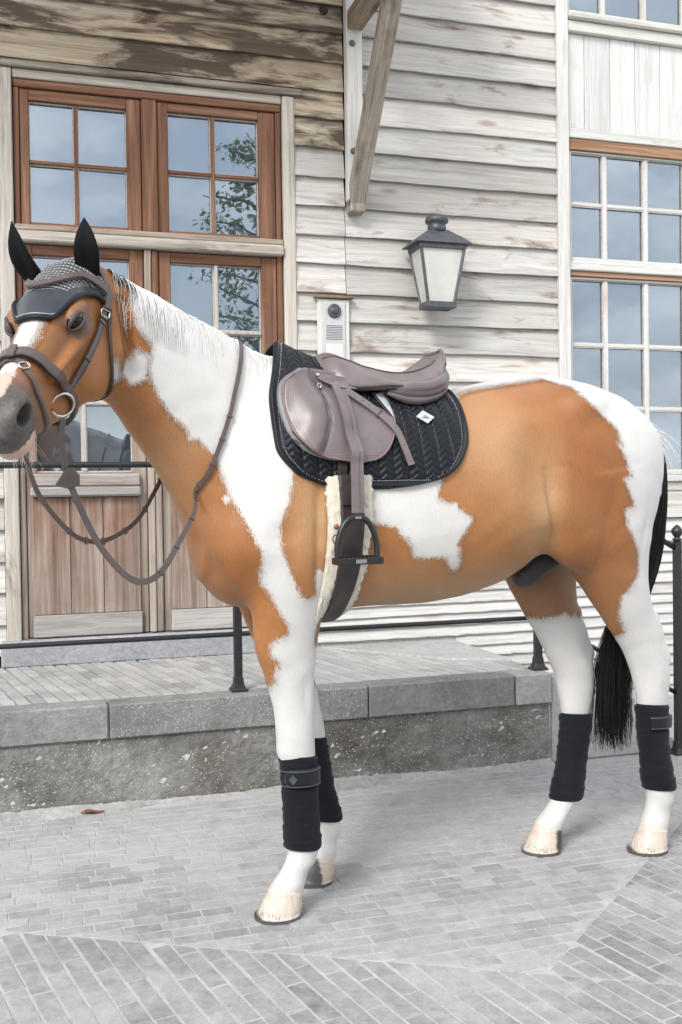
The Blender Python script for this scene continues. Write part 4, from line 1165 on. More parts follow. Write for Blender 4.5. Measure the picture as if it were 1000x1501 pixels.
def coat_material():
    m = NT('coat')
    P = m.coord('Object')
    # ragged hair tips along the patch edges
    n1 = m.noise(m.mapping(P, (34, 34, 16), (0, .35, 0)), 1.0, 3, .6)
    n2 = m.noise(m.mapping(P, (300, 300, 48), (0, .30, 0)), 1.0, 3, .7)
    sd = m.attr('brown').outputs['Fac']
    e = m.math('ADD', sd, m.math('MULTIPLY', m.math('SUBTRACT', n1, .5), .026))
    e = m.math('ADD', e, m.math('MULTIPLY', m.math('SUBTRACT', n2, .5), .034))
    fac = m.math('MULTIPLY', m.math('ADD', e, .004), 120.0, True)
    # brown: warm bay with paler belly, plus painted-in highlights and shading
    big = m.noise(P, 4.2, 6, .6)
    Pd = m.node('ShaderNodeVectorMath', {0: P, 1: m.node('ShaderNodeVectorMath', {0: (.05, .05, .05), 'Scale': m.noise(P, 5, 2, .5)}, operation='SCALE').outputs[0]}, operation='ADD').outputs[0]
    hair = m.noise(m.mapping(Pd, (330, 330, 40), (0, .5, 0)), 1.0, 4, .7)
    br = m.ramp(big, [(.28, (.245, .094, .027)), (.50, (.312, .131, .042)), (.72, (.372, .170, .062))])
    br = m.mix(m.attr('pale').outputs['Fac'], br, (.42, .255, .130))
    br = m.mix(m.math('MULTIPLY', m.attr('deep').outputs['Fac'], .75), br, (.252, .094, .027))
    br = m.mix(m.math('MULTIPLY', m.attr('inner').outputs['Fac'], .5), br, (.23, .14, .09))
    br = m.mix(.34, br, m.ramp(hair, [(.3, 0.55), (.7, 1.40)]), 'MULTIPLY')
    wh = m.ramp(m.noise(P, 7, 5, .6), [(.3, (.535, .525, .505)), (.7, (.60, .595, .58))])
    wh = m.mix(.22, wh, m.ramp(hair, [(.3, .80), (.7, 1.12)]), 'MULTIPLY')
    c = m.mix(fac, wh, br)
    spk = m.noise(P, 95, 3, .7)
    muzc = m.ramp(spk, [(.3, (.044, .039, .038)), (.7, (.105, .093, .088))])
    # the muzzle turns grey through brown
    c = m.mix(m.math('MULTIPLY', m.attr('muz').outputs['Fac'], fac), c, muzc)
    c = m.mix(m.math('MULTIPLY', m.attr('eyeg').outputs['Fac'], .78), c, (.075, .060, .052))
    pk = m.ramp(m.math('ADD', m.math('MULTIPLY', m.attr('pink').outputs['Fac'], 1.0), m.math('MULTIPLY', m.math('SUBTRACT', m.noise(P, 70, 3, .7), .5), .9)), [(.35, 0.0), (.60, 1.0)])
    c = m.mix(pk, c, (.52, .36, .30))
    c = m.mix(m.math('MINIMUM', m.attr('dark').outputs['Fac'], 1.0), c, (.035, .032, .034))
    c = m.mix(m.attr('nos').outputs['Fac'], c, (.012, .010, .010))
    h = m.math('ADD', hair, m.math('MULTIPLY', m.noise(P, 26, 3, .5), .8))
    m.bump(h, .34, .004)
    m.set(Base_Color=c, Roughness=m.ramp(big, [(.3, .36), (.7, .50)]), Specular_IOR_Level=.38, Sheen_Weight=.08, Sheen_Roughness=.4)
    return m.m
M_COAT = coat_material()

horse = empty('horse', HORSE_M)
tag(horse, 'brown and white pinto horse standing saddled and bridled before the wooden house', 'horse')
nos = np.where(headm, np.maximum(1 - sm(.25, 1.25, ((hu - .584) / .036) ** 2 + ((hw + .062) / .0235) ** 2), 0), 0) * np.where((np.abs(hv) > .012) & (np.abs(hv) < .064), 1, 0)
body_me = mesh_np('body', HV_, HF_)
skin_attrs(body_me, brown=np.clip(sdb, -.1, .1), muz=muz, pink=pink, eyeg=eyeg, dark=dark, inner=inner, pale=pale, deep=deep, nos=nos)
body = link('body', body_me, M_COAT, horse)
BVH = BVHTree.FromPolygons([Vector(v) for v in HV_], [tuple(int(i) for i in f) for f in HF_])

# ---- short coat hair: one blade per hair, coloured by the skin it grows from
def coat_hair(n, lo, hi, wid, seed):
    g = np.random.default_rng(seed)
    Nn = vnormals(HV_, HF_)
    ok = (HV_[:, 2] > .10) & ~(headm & (hu > .40)) & (eyeg < .25) & (HV_[:, 1] > -.20)
    pool = np.nonzero(ok)[0]
    # more hairs where two colours meet, so that the edge is made of hair tips
    wgt = np.exp(-(sdb[pool] / .009) ** 4) + .004; wgt /= wgt.sum()
    id_ = g.choice(pool, n, p=wgt)
    nb = HF_[g.integers(0, len(HF_), 1)]
    R = HV_[id_] + g.normal(0, .0035, (n, 3)); N = Nn[id_]
    R -= N * np.sum((R - HV_[id_]) * N, 1)[:, None]
    x, z = HV_[id_, 0], HV_[id_, 2]
    D = np.tile(np.array([-.72, 0, -.68]), (n, 1))
    k = (sm(.05, .25, x) * sm(1.05, 1.25, z))[:, None]; D = D * (1 - k) + np.array([-.30, 0, -.95]) * k
    k = (1 - sm(.75, 1.0, z))[:, None]; D = D * (1 - k) + np.array([0, 0, -1.0]) * k
    k = headm[id_].astype(float)[:, None]; D = D * (1 - k) + (HU * .8 + np.array([0, 0, -.35])) * k
    sw = np.stack([np.sin(z * 11 + 2 * np.sin(x * 9)), np.zeros(n), np.cos(x * 13 + 2 * np.sin(z * 7))], 1)
    D = D + .16 * sw + g.normal(0, .16, (n, 3))
    D -= N * np.sum(D * N, 1)[:, None]; D /= np.linalg.norm(D, axis=1)[:, None] + 1e-9
    B = np.cross(N, D); L = g.uniform(lo, hi, n)[:, None]; w = wid * g.uniform(.6, 1.3, n)[:, None]
    lift = g.uniform(.0003, .0006, n)[:, None]
    a = R - B * w + N * .0002; b = R + B * w + N * .0002; m = R + D * L * .55 + N * lift; t = R + D * L + N * lift * .7
    V = np.stack([a, b, m + B * w * .7, t, m - B * w * .7], 1).reshape(-1, 3)
    F = (np.arange(n)[:, None] * 5 + np.array([0, 1, 2, 3, 4]))
    me = bpy.data.meshes.new('coat_hair')
    me.vertices.add(len(V)); me.vertices.foreach_set('co', V.astype(np.float32).ravel())
    me.loops.add(5 * n); me.loops.foreach_set('vertex_index', F.ravel().astype(np.int32))
    me.polygons.add(n); me.polygons.foreach_set('loop_start', (np.arange(n) * 5).astype(np.int32))
    me.update(); me.validate()
    r5 = lambda q: np.repeat(q[id_], 5)
    root_sd = sdb[id_] + g.normal(0, .0045, n)
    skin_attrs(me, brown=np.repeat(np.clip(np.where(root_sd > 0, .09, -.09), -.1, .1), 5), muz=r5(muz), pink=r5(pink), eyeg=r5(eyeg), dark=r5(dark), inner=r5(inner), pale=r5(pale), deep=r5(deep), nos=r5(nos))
    return me
ch = link('coat_hair', coat_hair(42000, .005, .011, .00036, 3), M_COAT, horse); tag(ch, kind='stuff')

# ---- eyes
def eye_material():
    m = NT('eye')
    m.set(Base_Color=(.010, .006, .004), Roughness=.07, Specular_IOR_Level=.28)
    return m.m
M_EYE = eye_material()
M_LID = plain('eyelid_skin', (.060, .048, .042), .45, .4, noise=.3, nscale=200)
for s in (1, -1):
    en = Vector(HV) * s * .80 + Vector(HU) * .50 + Vector(HW) * .16; en.normalize()
    inn = Vector(hd(.214, .045 * s, -.038)); hit = BVH.ray_cast(inn, en)
    C0 = (hit[0] if hit[0] is not None else inn + en * .05) - en * .0175
    eu = (Vector(HU) - en * Vector(HU).dot(en)).normalized(); ew = en.cross(eu) * s
    if ew.dot(Vector(HW)) < 0: ew = -ew
    R3 = Matrix(((eu.x, ew.x, en.x), (eu.y, ew.y, en.y), (eu.z, ew.z, en.z))).to_4x4()
    mb = MB(); prof = [(.0245 * math.sin(a), -.0245 * math.cos(a)) for a in np.linspace(.02, PI - .02, 15)]
    mb.lathe(prof, 24, Matrix.Translation(C0) @ R3 @ Matrix.Diagonal((1.10, .98, .98, 1)))
    ey = mb.build('eye', M_EYE, horse)
    for nm, sg, rr in (('upper_eyelid', 1, .0066), ('lower_eyelid', -1, .0056)):
        pts = []
        for a in np.linspace(0, PI, 15):
            du = .0280 * math.cos(a); dw = sg * (.0152 if sg > 0 else .0135) * math.sin(a) - .14 * du + .001
            dn = math.sqrt(max(.0246 ** 2 - (du * .72) ** 2 - dw ** 2, 1e-5))
            pts.append(C0 + eu * du + ew * dw + en * dn)
        t = MB(); t.tube(pts, [rr * (.40 + .60 * math.sin(a)) for a in np.linspace(0, PI, 15)], 8)
        link(nm, t.mesh(nm), M_LID, ey)
    # the fold above the upper lid
    pts = []
    for a in np.linspace(.3, PI - .3, 11):
        p = C0 + eu * (.034 * math.cos(a)) + ew * (.0275 * math.sin(a)) + en * .03
        q = BVH.find_nearest(p); pts.append(q[0] - q[1] * .0015)
    t = MB(); t.tube(pts, [.0034 * math.sin(a) ** .5 for a in np.linspace(.3, PI - .3, 11)], 8); link('eyelid_fold', t.mesh('eyelid_fold'), M_LID, ey)

# ---- hooves
def hoof_material(name, dark_side, amount, base=(.56, .485, .415)):
    m = NT(name); P = m.coord('Object')
    st = m.noise(m.mapping(P, (120, 120, 6)), 1.0, 3, .6)
    ring = m.noise(m.mapping(P, (4, 4, 110)), 1.0, 2, .5)
    c = m.mix(1.0, (*base, 1), m.ramp(st, [(.3, .80), (.7, 1.15)]), 'MULTIPLY')
    c = m.mix(.22, c, m.ramp(ring, [(.35, (.42, .34, .27)), (.65, (.66, .60, .54))]))
    sp = m.node('ShaderNodeSeparateXYZ', {'Vector': P})
    side = m.math('ADD', m.math('MULTIPLY', sp.outputs['X'], dark_side[0]), m.math('MULTIPLY', sp.outputs['Y'], dark_side[1]))
    f = m.math('ADD', side, m.math('MULTIPLY', m.math('SUBTRACT', m.noise(P, 30, 4, .6), .5), .05))
    f = m.math('MULTIPLY', m.math('SUBTRACT', f, amount), 90, True)
    c = m.mix(f, c, (.058, .054, .054))
    # worn dark streaks low on the wall
    zz = m.math('MULTIPLY', m.math('SUBTRACT', .040, sp.outputs['Z']), 45, True)
    k = m.math('MULTIPLY', m.ramp(m.noise(m.mapping(P, (150, 150, 12)), 1.0, 2, .5), [(.56, 0.0), (.64, 1.0)]), zz)
    c = m.mix(m.math('MULTIPLY', k, .8), c, (.07, .05, .04))
    m.bump(m.math('ADD', st, ring), .25, .002)
    m.set(Base_Color=c, Roughness=.42, Specular_IOR_Level=.4)
    return m.m
M_SHOE = plain('shoe_steel', (.20, .20, .21), .35, .5, .9, .3, 90)
def hoof(cx, cy, yaw, mat, label, lean=.028):
    n, rows = 28, 9
    V = []
    for i in range(rows):
        t = i / (rows - 1); z = .094 * (1 - t)
        for j in range(n):
            a = 2 * PI * j / n; ca, sa = math.cos(a), math.sin(a)
            rx = (.0485 + .0255 * t) * (1 if ca > 0 else .84); ry = .0475 + .0165 * t
            zz = z - .016 * (1 - ca) * (1 - t)
            flare = .002 * math.exp(-((t - .06) / .08) ** 2) + .0006 * math.sin(t * 40)
            V.append(((rx + flare) * ca + lean * t, (ry + flare) * sa, max(zz, 0.009)))
    F = [(i * n + j, (i + 1) * n + j, (i + 1) * n + (j + 1) % n, i * n + (j + 1) % n) for i in range(rows - 1) for j in range(n)]
    F.append(tuple(range(n))); F.append(tuple(reversed([(rows - 1) * n + j for j in range(n)])))
    M = Matrix.Translation((cx, cy, 0)) @ Matrix.Rotation(yaw, 4, 'Z')
    h = link('hoof', mesh_np('hoof', V, F), mat, horse, M)
    h['label'] = label
    # shoe: a flat bar bent round the rim, open at the heel
    mb = MB(); R = []
    angs = np.linspace(-2.45, 2.45, 25)
    for a in angs:
        ca, sa = math.cos(a), math.sin(a)
        rx = .0765 * (1 if ca > 0 else .80); ry = .0655
        for (k, z) in ((1.0, .0), (1.0, .0095), (.72, .0095), (.72, .0)):
            R.append((rx * ca * k + lean, ry * sa * k, z))
    Fs = [(4 * i + j, 4 * i + (j + 1) % 4, 4 * (i + 1) + (j + 1) % 4, 4 * (i + 1) + j) for i in range(24) for j in range(4)]
    Fs += [(3, 2, 1, 0), (96, 97, 98, 99)]
    mb.add(R, Fs)
    mb.build('horseshoe', M_SHOE, h)
hoof(.098, .103, .10, hoof_material('hoof_cream_front', (1, 0), .088), 'cream near fore hoof with dark streaks')
hoof(-.085, -.105, -.05, hoof_material('hoof_dark_front', (1.0, .35), .034, (.50, .43, .33)), 'half dark, half cream off fore hoof')
hoof(-1.232, .084, .10, hoof_material('hoof_cream_hind', (1, -.2), .090), 'cream near hind hoof')
hoof(-.902, -.058, .10, hoof_material('hoof_spot_hind', (-.9, .6), .018), 'cream off hind hoof with a dark heel')

# ---- hair strands: mane, tail, whiskers
def strands_mesh(name, curves, radii, n=3):
    V, F = [], []
    for P, r in zip(curves, radii):
        P = np.asarray(P); m = len(P); b = len(V)
        T = np.gradient(P, axis=0); T /= np.linalg.norm(T, axis=1)[:, None] + 1e-9
        ref = np.array([.31, .87, .38]); N = np.cross(T, ref); N /= np.linalg.norm(N, axis=1)[:, None] + 1e-9; B = np.cross(T, N)
        rr = r * np.linspace(1, .35, m)
        for j in range(n):
            a = 2 * PI * j / n
            V.append(P + rr[:, None] * (math.cos(a) * N + math.sin(a) * B))
        V[-n:] = [np.stack(V[-n:], 1).reshape(-1, 3)]
        F.append(None)
    tot = 0; VV = []; FF = []
    for P in V:
        m = len(P) // n
        for i in range(m - 1):
            for j in range(n):
                FF.append((tot + i * n + j, tot + i * n + (j + 1) % n, tot + (i + 1) * n + (j + 1) % n, tot + (i + 1) * n + j))
        VV.append(P); tot += len(P)
    return mesh_np(name, np.concatenate(VV), FF)

def hair_material(name, col, rough=.35, var=.3):
    m = NT(name)
    f = m.noise(m.mapping(m.coord('Object'), (90, 90, 8)), 1.0, 2, .5)
    m.set(Base_Color=m.mix(1.0, (*col, 1), m.ramp(f, [(.3, 1 - var), (.7, 1 + var)]), 'MULTIPLY'), Roughness=rough, Specular_IOR_Level=.35)
    return m.m
M_TAIL = hair_material('tail_hair', (.012, .011, .011), .38)
M_MANE_W = hair_material('mane_hair_white', (.74, .74, .73), .5, .05)
M_MANE_D = hair_material('mane_hair_dark', (.05, .045, .048), .42)

TAILP = catmull([(-1.290, -.005, 1.405), (-1.332, -.012, 1.345), (-1.350, -.02, 1.24), (-1.352, -.03, 1.12), (-1.335, -.04, 1.00), (-1.290, -.05, .88), (-1.215, -.05, .77), (-1.175, -.05, .65), (-1.160, -.05, .52), (-1.155, -.05, .40), (-1.155, -.05, .31)], 4)
tw = np.interp(np.linspace(0, 1, len(TAILP)), [0, .1, .3, .5, .62, .75, .9, 1], [.026, .030, .028, .038, .064, .084, .090, .088])
curves, radii = [], []
for k in range(1900):
    a = RNG.uniform(0, 2 * PI); r0 = math.sqrt(RNG.uniform(0, 1)); cl = RNG.integers(0, 26)
    g = np.random.default_rng(cl); ca_, cr_ = g.uniform(0, 2 * PI), math.sqrt(g.uniform(0, 1))
    t0 = 0 if RNG.random() < .55 else int(RNG.integers(0, 14))
    t1 = int(len(TAILP) * RNG.uniform(.86, 1.0)) if RNG.random() < .45 else int(len(TAILP) * RNG.uniform(.60, .93))
    idx = np.arange(t0, max(t1, t0 + 6))
    idx = idx[idx < len(TAILP)]
    s_ = idx / (len(TAILP) - 1)
    mixc = np.clip((s_ - .5) * 1.5, 0, .72)
    ox = (1 - mixc) * r0 * math.cos(a) + mixc * cr_ * math.cos(ca_); oy = (1 - mixc) * r0 * math.sin(a) + mixc * cr_ * math.sin(ca_)
    w = tw[idx]; ph = RNG.uniform(0, 6)
    P = TAILP[idx] + np.stack([ox * w + .006 * np.sin(s_ * 9 + ph) * s_, oy * w * .75 + .005 * np.cos(s_ * 8 + ph) * s_, RNG.normal(0, .01) * s_], 1)
    curves.append(P); radii.append(RNG.uniform(.0011, .0021))
core = MB(); core.tube(TAILP[:26], tw[:26] * np.linspace(.85, .25, 26), 10)
tl = link('tail', strands_mesh('tail', curves, radii), M_TAIL, horse)
core.build('dock_core', M_TAIL, tl)
# white wisps over the dock
curves, radii = [], []
for k in range(90):
    y0 = RNG.uniform(-.05, .06); x0 = RNG.uniform(-1.28, -1.20)
    h = BVH.ray_cast(Vector((x0, y0, 2)), Vector((0, 0, -1)))
    if h[0] is None: continue
    p = np.array(h[0]); L = RNG.uniform(.05, .14)
    d = np.array([-1, RNG.normal(0, .25), -.35 + RNG.normal(0, .2)]); d /= np.linalg.norm(d)
    t = np.linspace(0, 1, 7)[:, None]
    P = p + d * L * t + np.array([0, 0, -.9]) * L * t ** 2 * RNG.uniform(.5, 1.1) + np.array([0, 0, .006])
    curves.append(P); radii.append(RNG.uniform(.0008, .0014))
link('tail_head_hair', strands_mesh('tail_head_hair', curves, radii), M_MANE_W, horse)
# mane
def crest(u):
    c = np.array((.10, 0, 1.22)) + np.array((S2, 0, S2)) * u + np.array((0, 1, 0)) * np.interp(u, NU, NC)
    up = np.array((-S2, 0, S2))
    h = BVH.ray_cast(Vector(c + up * .6), Vector(-up))
    return np.array(h[0]) if h[0] is not None else c + up * np.interp(u, NU, NTOP)
cW, rW, cD, rD = [], [], [], []
for k in range(1700):
    u = RNG.uniform(.22, .80)
    near = (u > .62 and RNG.random() < .42) or RNG.random() < .06
    p = crest(u) + np.array([0, RNG.normal(0, .010), -.006])
    L = RNG.uniform(.07, .15) * (.95 if u > .6 else (.55 if u < .32 else .8))
    s = 1 if near else -1
    tilt = RNG.uniform(.15, .8)
    t = np.linspace(0, 1, 9)
    up = np.array((-S2, 0, S2)); out = np.array((0, s, 0)); back = np.array((-S2, 0, -S2))
    th = t * (1.5 + .8 * tilt)
    P = p + np.outer(np.sin(th) * .030 + t * .004, out) + np.outer((1 - (1 - np.minimum(t * 2.2, 1)) ** 2) * RNG.uniform(.006, .018), up) + np.outer(-(t ** 1.8) * L, np.array((0, 0, 1))) + np.outer(t * L * RNG.uniform(-.10, .28), back)
    # keep the hair outside the neck
    for i in range(2, 9):
        q = BVH.find_nearest(Vector(P[i]))
        dv = Vector(P[i]) - q[0]
        if dv.dot(q[1]) < .003 or near:
            lift = .003 + .002 * RNG.random() if dv.dot(q[1]) < .02 else dv.dot(q[1])
            P[i] = np.array(q[0] + q[1] * max(lift, .003)) if dv.dot(q[1]) < .003 else P[i]
    if u > .725 and RNG.random() < (.9 if u > .75 else .5):
        P = P[:6]
        cD.append(P); rD.append(RNG.uniform(.0010, .0017))
    else:
        cW.append(P); rW.append(RNG.uniform(.0012, .0022))
mn = link('mane', strands_mesh('mane', cW, rW), M_MANE_W, horse)
dm = link('dark_mane', strands_mesh('dark_mane', cD, rD), M_MANE_D, horse)
# whiskers on chin
curves, radii = [], []
for k in range(16):
    q = BVH.find_nearest(Vector(hd(RNG.uniform(.50, .60), RNG.uniform(-.03, .045), -.19)))
    p = np.array(q[0]); d = np.array(q[1]) + RNG.normal(0, .35, 3) + np.array([0, 0, -.4]); d /= np.linalg.norm(d)
    t = np.linspace(0, 1, 6)[:, None]; L = RNG.uniform(.02, .055)
    curves.append(p + d * L * t + np.array([0, 0, -.3 * L]) * t ** 2); radii.append(.0005)
link('whiskers', strands_mesh('whiskers', curves, radii), M_MANE_W, horse)
# ================================================================== tack
def leather(name, col, rough=.42, var=.20, bump=.16, sc=1.0):
    m = NT(name); P = m.coord('Object')
    a = m.noise(P, 14 * sc, 5, .6); g = m.noise(P, 420, 3, .6)
    c = m.mix(1.0, (*col, 1), m.ramp(a, [(.28, 1 - var), (.72, 1 + var)]), 'MULTIPLY')
    m.bump(m.math('ADD', g, m.math('MULTIPLY', m.noise(P, 60, 4, .6), .8)), bump, .0015)
    m.set(Base_Color=c, Roughness=m.ramp(a, [(.3, rough - .08), (.7, rough + .10)]), Specular_IOR_Level=.45, Coat_Weight=.12, Coat_Roughness=.3)
    return m.m
M_SADDLE = leather('saddle_leather', (.140, .115, .118), .35)
M_SADDLE2 = leather('saddle_leather_dark', (.070, .052, .052), .33)
M_BRIDLE = leather('bridle_leather', (.085, .064, .062), .36)
M_STRAP = leather('strap_leather', (.035, .026, .025), .45)
M_PIPE = plain('seam_piping', (.20, .125, .125), .5, .4)
M_STITCH = plain('pale_stitching', (.34, .28, .28), .7, .2)
M_STEEL = plain('polished_steel', (.62, .60, .58), .18, .5, 1.0, .1, 80)
M_BLACK = plain('black_iron_coating', (.012, .012, .013), .34, .5, 0, .3, 120, .05)
M_SILVER = plain('silver_braid', (.38, .40, .43), .45, .5, .3)
M_BADGE = plain('pale_grey_badge', (.42, .45, .49), .45, .4)
M_FLEECE_C = (.74, .70, .60)
def fabric(name, col, rough=.85, sc=700, bump=.25, sheen=.25, spec=.25):
    m = NT(name); P = m.coord('Object')
    w = m.noise(P, sc, 2, .7); b = m.noise(P, 9, 4, .6)
    c = m.mix(1.0, (*col, 1), m.ramp(b, [(.3, .8), (.7, 1.25)]), 'MULTIPLY')
    m.bump(w, bump, .0012)
    m.set(Base_Color=c, Roughness=rough, Specular_IOR_Level=spec, Sheen_Weight=sheen, Sheen_Roughness=.45)
    return m.m
M_PAD = fabric('pad_satin_navy', (.0040, .0060, .0095), .40, 900, .12, .04)
M_PADTRIM = fabric('pad_binding', (.007, .009, .013), .5, 600, .1, .05)
M_WRAP = fabric('fleece_bandage', (.0065, .0080, .012), .95, 160, .7, .08)
M_VELVET = fabric('velcro_tab', (.006, .008, .010), .6, 800, .2, .15)

def sect(x, z0=1.22, phis=None):
    """body section at x: points at angles phi from straight up towards +y"""
    out = []
    for p in phis:
        d = Vector((0, math.sin(p), math.cos(p)))
        h = BVH.ray_cast(Vector((x, 0, z0)), d)
        out.append((h[0], h[1]) if h[0] is not None else (Vector((x, 0, z0)) + d * .3, d))
    return out

def side_pt(x, z, s=1):
    h = BVH.ray_cast(Vector((x, 1.0 * s, z)), Vector((0, -s, 0)))
    if h[0] is None:
        q = BVH.find_nearest(Vector((x, .2 * s, z))); return q[0], q[1]
    return h[0], h[1]

def grid_faces(ni, nj, flip=False):
    F = [(i * nj + j, i * nj + j + 1, (i + 1) * nj + j + 1, (i + 1) * nj + j) for i in range(ni - 1) for j in range(nj - 1)]
    return [tuple(reversed(f)) for f in F] if flip else F

def shell(name, outer, inner, mat, parent, smooth=True):
    """closed sheet from two (ni, nj, 3) grids"""
    ni, nj = outer.shape[:2]
    V = np.concatenate([outer.reshape(-1, 3), inner.reshape(-1, 3)]); N = ni * nj
    F = grid_faces(ni, nj) + [tuple(N + i for i in reversed(f)) for f in grid_faces(ni, nj)]
    rim = [i * nj for i in range(ni)] + [(ni - 1) * nj + j for j in range(1, nj)] + [i * nj + nj - 1 for i in range(ni - 2, -1, -1)] + [j for j in range(nj - 2, 0, -1)]
    for a, b in zip(rim, rim[1:] + rim[:1]):
        F.append((a, b, N + b, N + a))
    me = mesh_np(name, V, F, smooth)
    bm = bmesh.new(); bm.from_mesh(me); bmesh.ops.recalc_face_normals(bm, faces=bm.faces); bm.to_mesh(me); bm.free()
    return link(name, me, mat, parent)

def ribbon(pts, nrm, width, thick, name, mat, parent, smooth_n=True):
    """flat strap along pts lying in the plane facing nrm"""
    P = np.array([tuple(p) for p in pts], float); Nn = np.array([tuple(n) for n in nrm], float)
    if smooth_n:
        for _ in range(3):
            Nn[1:-1] = (Nn[:-2] + 2 * Nn[1:-1] + Nn[2:]) / 4
    T = np.gradient(P, axis=0); T /= np.linalg.norm(T, axis=1)[:, None] + 1e-9
    Nn -= T * np.sum(T * Nn, 1)[:, None]; Nn /= np.linalg.norm(Nn, axis=1)[:, None] + 1e-9
    B = np.cross(T, Nn)
    wv = np.broadcast_to(np.asarray(width, float), (len(P),))[:, None] / 2
    V = []; m = len(P)
    sec = [(-1, 0), (-.86, 1), (.86, 1), (1, 0), (.9, -.25), (-.9, -.25)]
    for a, b in sec:
        V.append(P + B * wv * a + Nn * thick * b)
    V = np.stack(V, 1).reshape(-1, 3); k = len(sec)
    F = [(i * k + j, i * k + (j + 1) % k, (i + 1) * k + (j + 1) % k, (i + 1) * k + j) for i in range(m - 1) for j in range(k)]
    F += [tuple(reversed(range(k))), tuple((m - 1) * k + j for j in range(k))]
    me = mesh_np(name, V, F, False)
    bm = bmesh.new(); bm.from_mesh(me); bmesh.ops.recalc_face_normals(bm, faces=bm.faces); bm.to_mesh(me); bm.free()
    return link(name, me, mat, parent)

def on_body(pts, off, n=6, it=2):
    """lay a smooth line through pts on the body, lifted by off"""
    Q = catmull(pts, n)
    P, N = [], []
    for q in Q:
        h = BVH.find_nearest(Vector(q)); P.append(np.array(h[0])); N.append(np.array(h[1]))
    P, N = np.array(P), np.array(N)
    for _ in range(it):
        P[1:-1] = (P[:-2] + 2 * P[1:-1] + P[2:]) / 4; N[1:-1] = (N[:-2] + 2 * N[1:-1] + N[2:]) / 4
    N /= np.linalg.norm(N, axis=1)[:, None]
    return P + N * off, N

def hthing(name, label, cat, group=None):
    o = empty(name, HORSE_M); return tag(o, label, cat, group)

# ---- saddle pad
pad = hthing('saddle_pad', 'navy quilted saddle pad with chevron stitching under the saddle', 'saddle pad')
BF = [0, .2, .5, .74, .89, .97, 1.0]; XF = [.085, .118, .150, .147, .106, .02, -.05]
BR = [0, .45, .68, .81, .93, .98, 1.0]; XR = [-.470, -.448, -.430, -.402, -.338, -.245, -.17]
def pad_pt(a, b, s):
    x = (1 - a) * pchip(BF, XF, np.array([b]))[0] + a * pchip(BR, XR, np.array([b]))[0]
    return x
_secs = {}
def pad_grid(na, nb, s):
    P = np.zeros((na, nb, 3)); N = np.zeros_like(P)
    xs = np.linspace(-.49, .17, 60); PH = np.linspace(0, 2.0, 90)
    if s not in _secs:
        tab = []
        for x in xs:
            S = sect(x, 1.22, PH * s)
            pts = np.array([tuple(q[0]) for q in S]); nn = np.array([tuple(q[1]) for q in S])
            L = np.concatenate([[0], np.cumsum(np.linalg.norm(np.diff(pts, axis=0), axis=1))])
            k = np.argmax(pts[:, 2] < 1.243); Lb = np.interp(1.243, pts[k - 1:k + 1, 2][::-1], L[k - 1:k + 1][::-1])
            tt = np.linspace(0, Lb, 80)
            tab.append(np.concatenate([np.stack([np.interp(tt, L, pts[:, c]) for c in range(3)], 1), np.stack([np.interp(tt, L, nn[:, c]) for c in range(3)], 1)], 1))
        T = np.array(tab)
        for _ in range(6):
            T[1:-1] = (T[:-2] + 2 * T[1:-1] + T[2:]) / 4; T[:, 1:-1] = (T[:, :-2] + 2 * T[:, 1:-1] + T[:, 2:]) / 4
        _secs[s] = T
    T = _secs[s]
    A, B = np.meshgrid(np.linspace(0, 1, na), np.linspace(0, 1, nb), indexing='ij')
    bb = np.linspace(0, 1, nb); xf = pchip(BF, XF, bb); xr = pchip(BR, XR, bb)
    X = (1 - A) * xf[None] + A * xr[None]
    fi = np.clip((X - xs[0]) / (xs[1] - xs[0]), 0, 58.999); fj = np.clip(B * 79, 0, 78.999)
    i0, j0 = fi.astype(int), fj.astype(int); ti, tj = (fi - i0)[..., None], (fj - j0)[..., None]
    R = (T[i0, j0] * (1 - ti) + T[i0 + 1, j0] * ti) * (1 - tj) + (T[i0, j0 + 1] * (1 - ti) + T[i0 + 1, j0 + 1] * ti) * tj
    P, N = R[..., :3], R[..., 3:]
    N = N / np.linalg.norm(N, axis=2)[..., None]
    lift = .045 * np.exp(-(B / .16) ** 2) * np.clip(1 - A * 2.2, 0, 1) ** 1.2
    P = P + np.array([0, 0, 1]) * lift[..., None]
    return P, N, A, B
for s, na, nb in ((1, 300, 240), (-1, 60, 50)):
    P, N, A, B = pad_grid(na, nb, s)
    # distance to the free edge, in metres (approx)
    W_ab = np.abs(np.interp(B[0], BF, XF) - np.interp(B[0], BR, XR))[None, :]
    edge = np.minimum(np.minimum(A, 1 - A) * W_ab, (1 - B) * .45)
    x, z = P[..., 0], P[..., 2]
    arc = B * .50
    cw = .0445; u = ((x + .5) / cw) % 1.0; s_ = arc / .0215 - np.abs(u - .5) * 1.9
    seam = np.exp(-(np.minimum(u, 1 - u) * cw / .0022) ** 2); f = s_ % 1.0
    chev = np.abs(np.sin(PI * f)) ** .55
    h = (.0042 * chev * (1 - seam) - .0015 * seam) * np.clip((edge - .024) / .004, 0, 1)
    h += .0035 * np.exp(-((edge - .008) / .006) ** 2)
    off = .015 + h - .008 * np.exp(-(edge / .004) ** 2)
    outer = P + N * off[..., None]; inner = P + N * .003
    shell('quilted_half', outer, inner, M_PAD, pad)
    if s == 1:
        PADO, PADN = outer, N
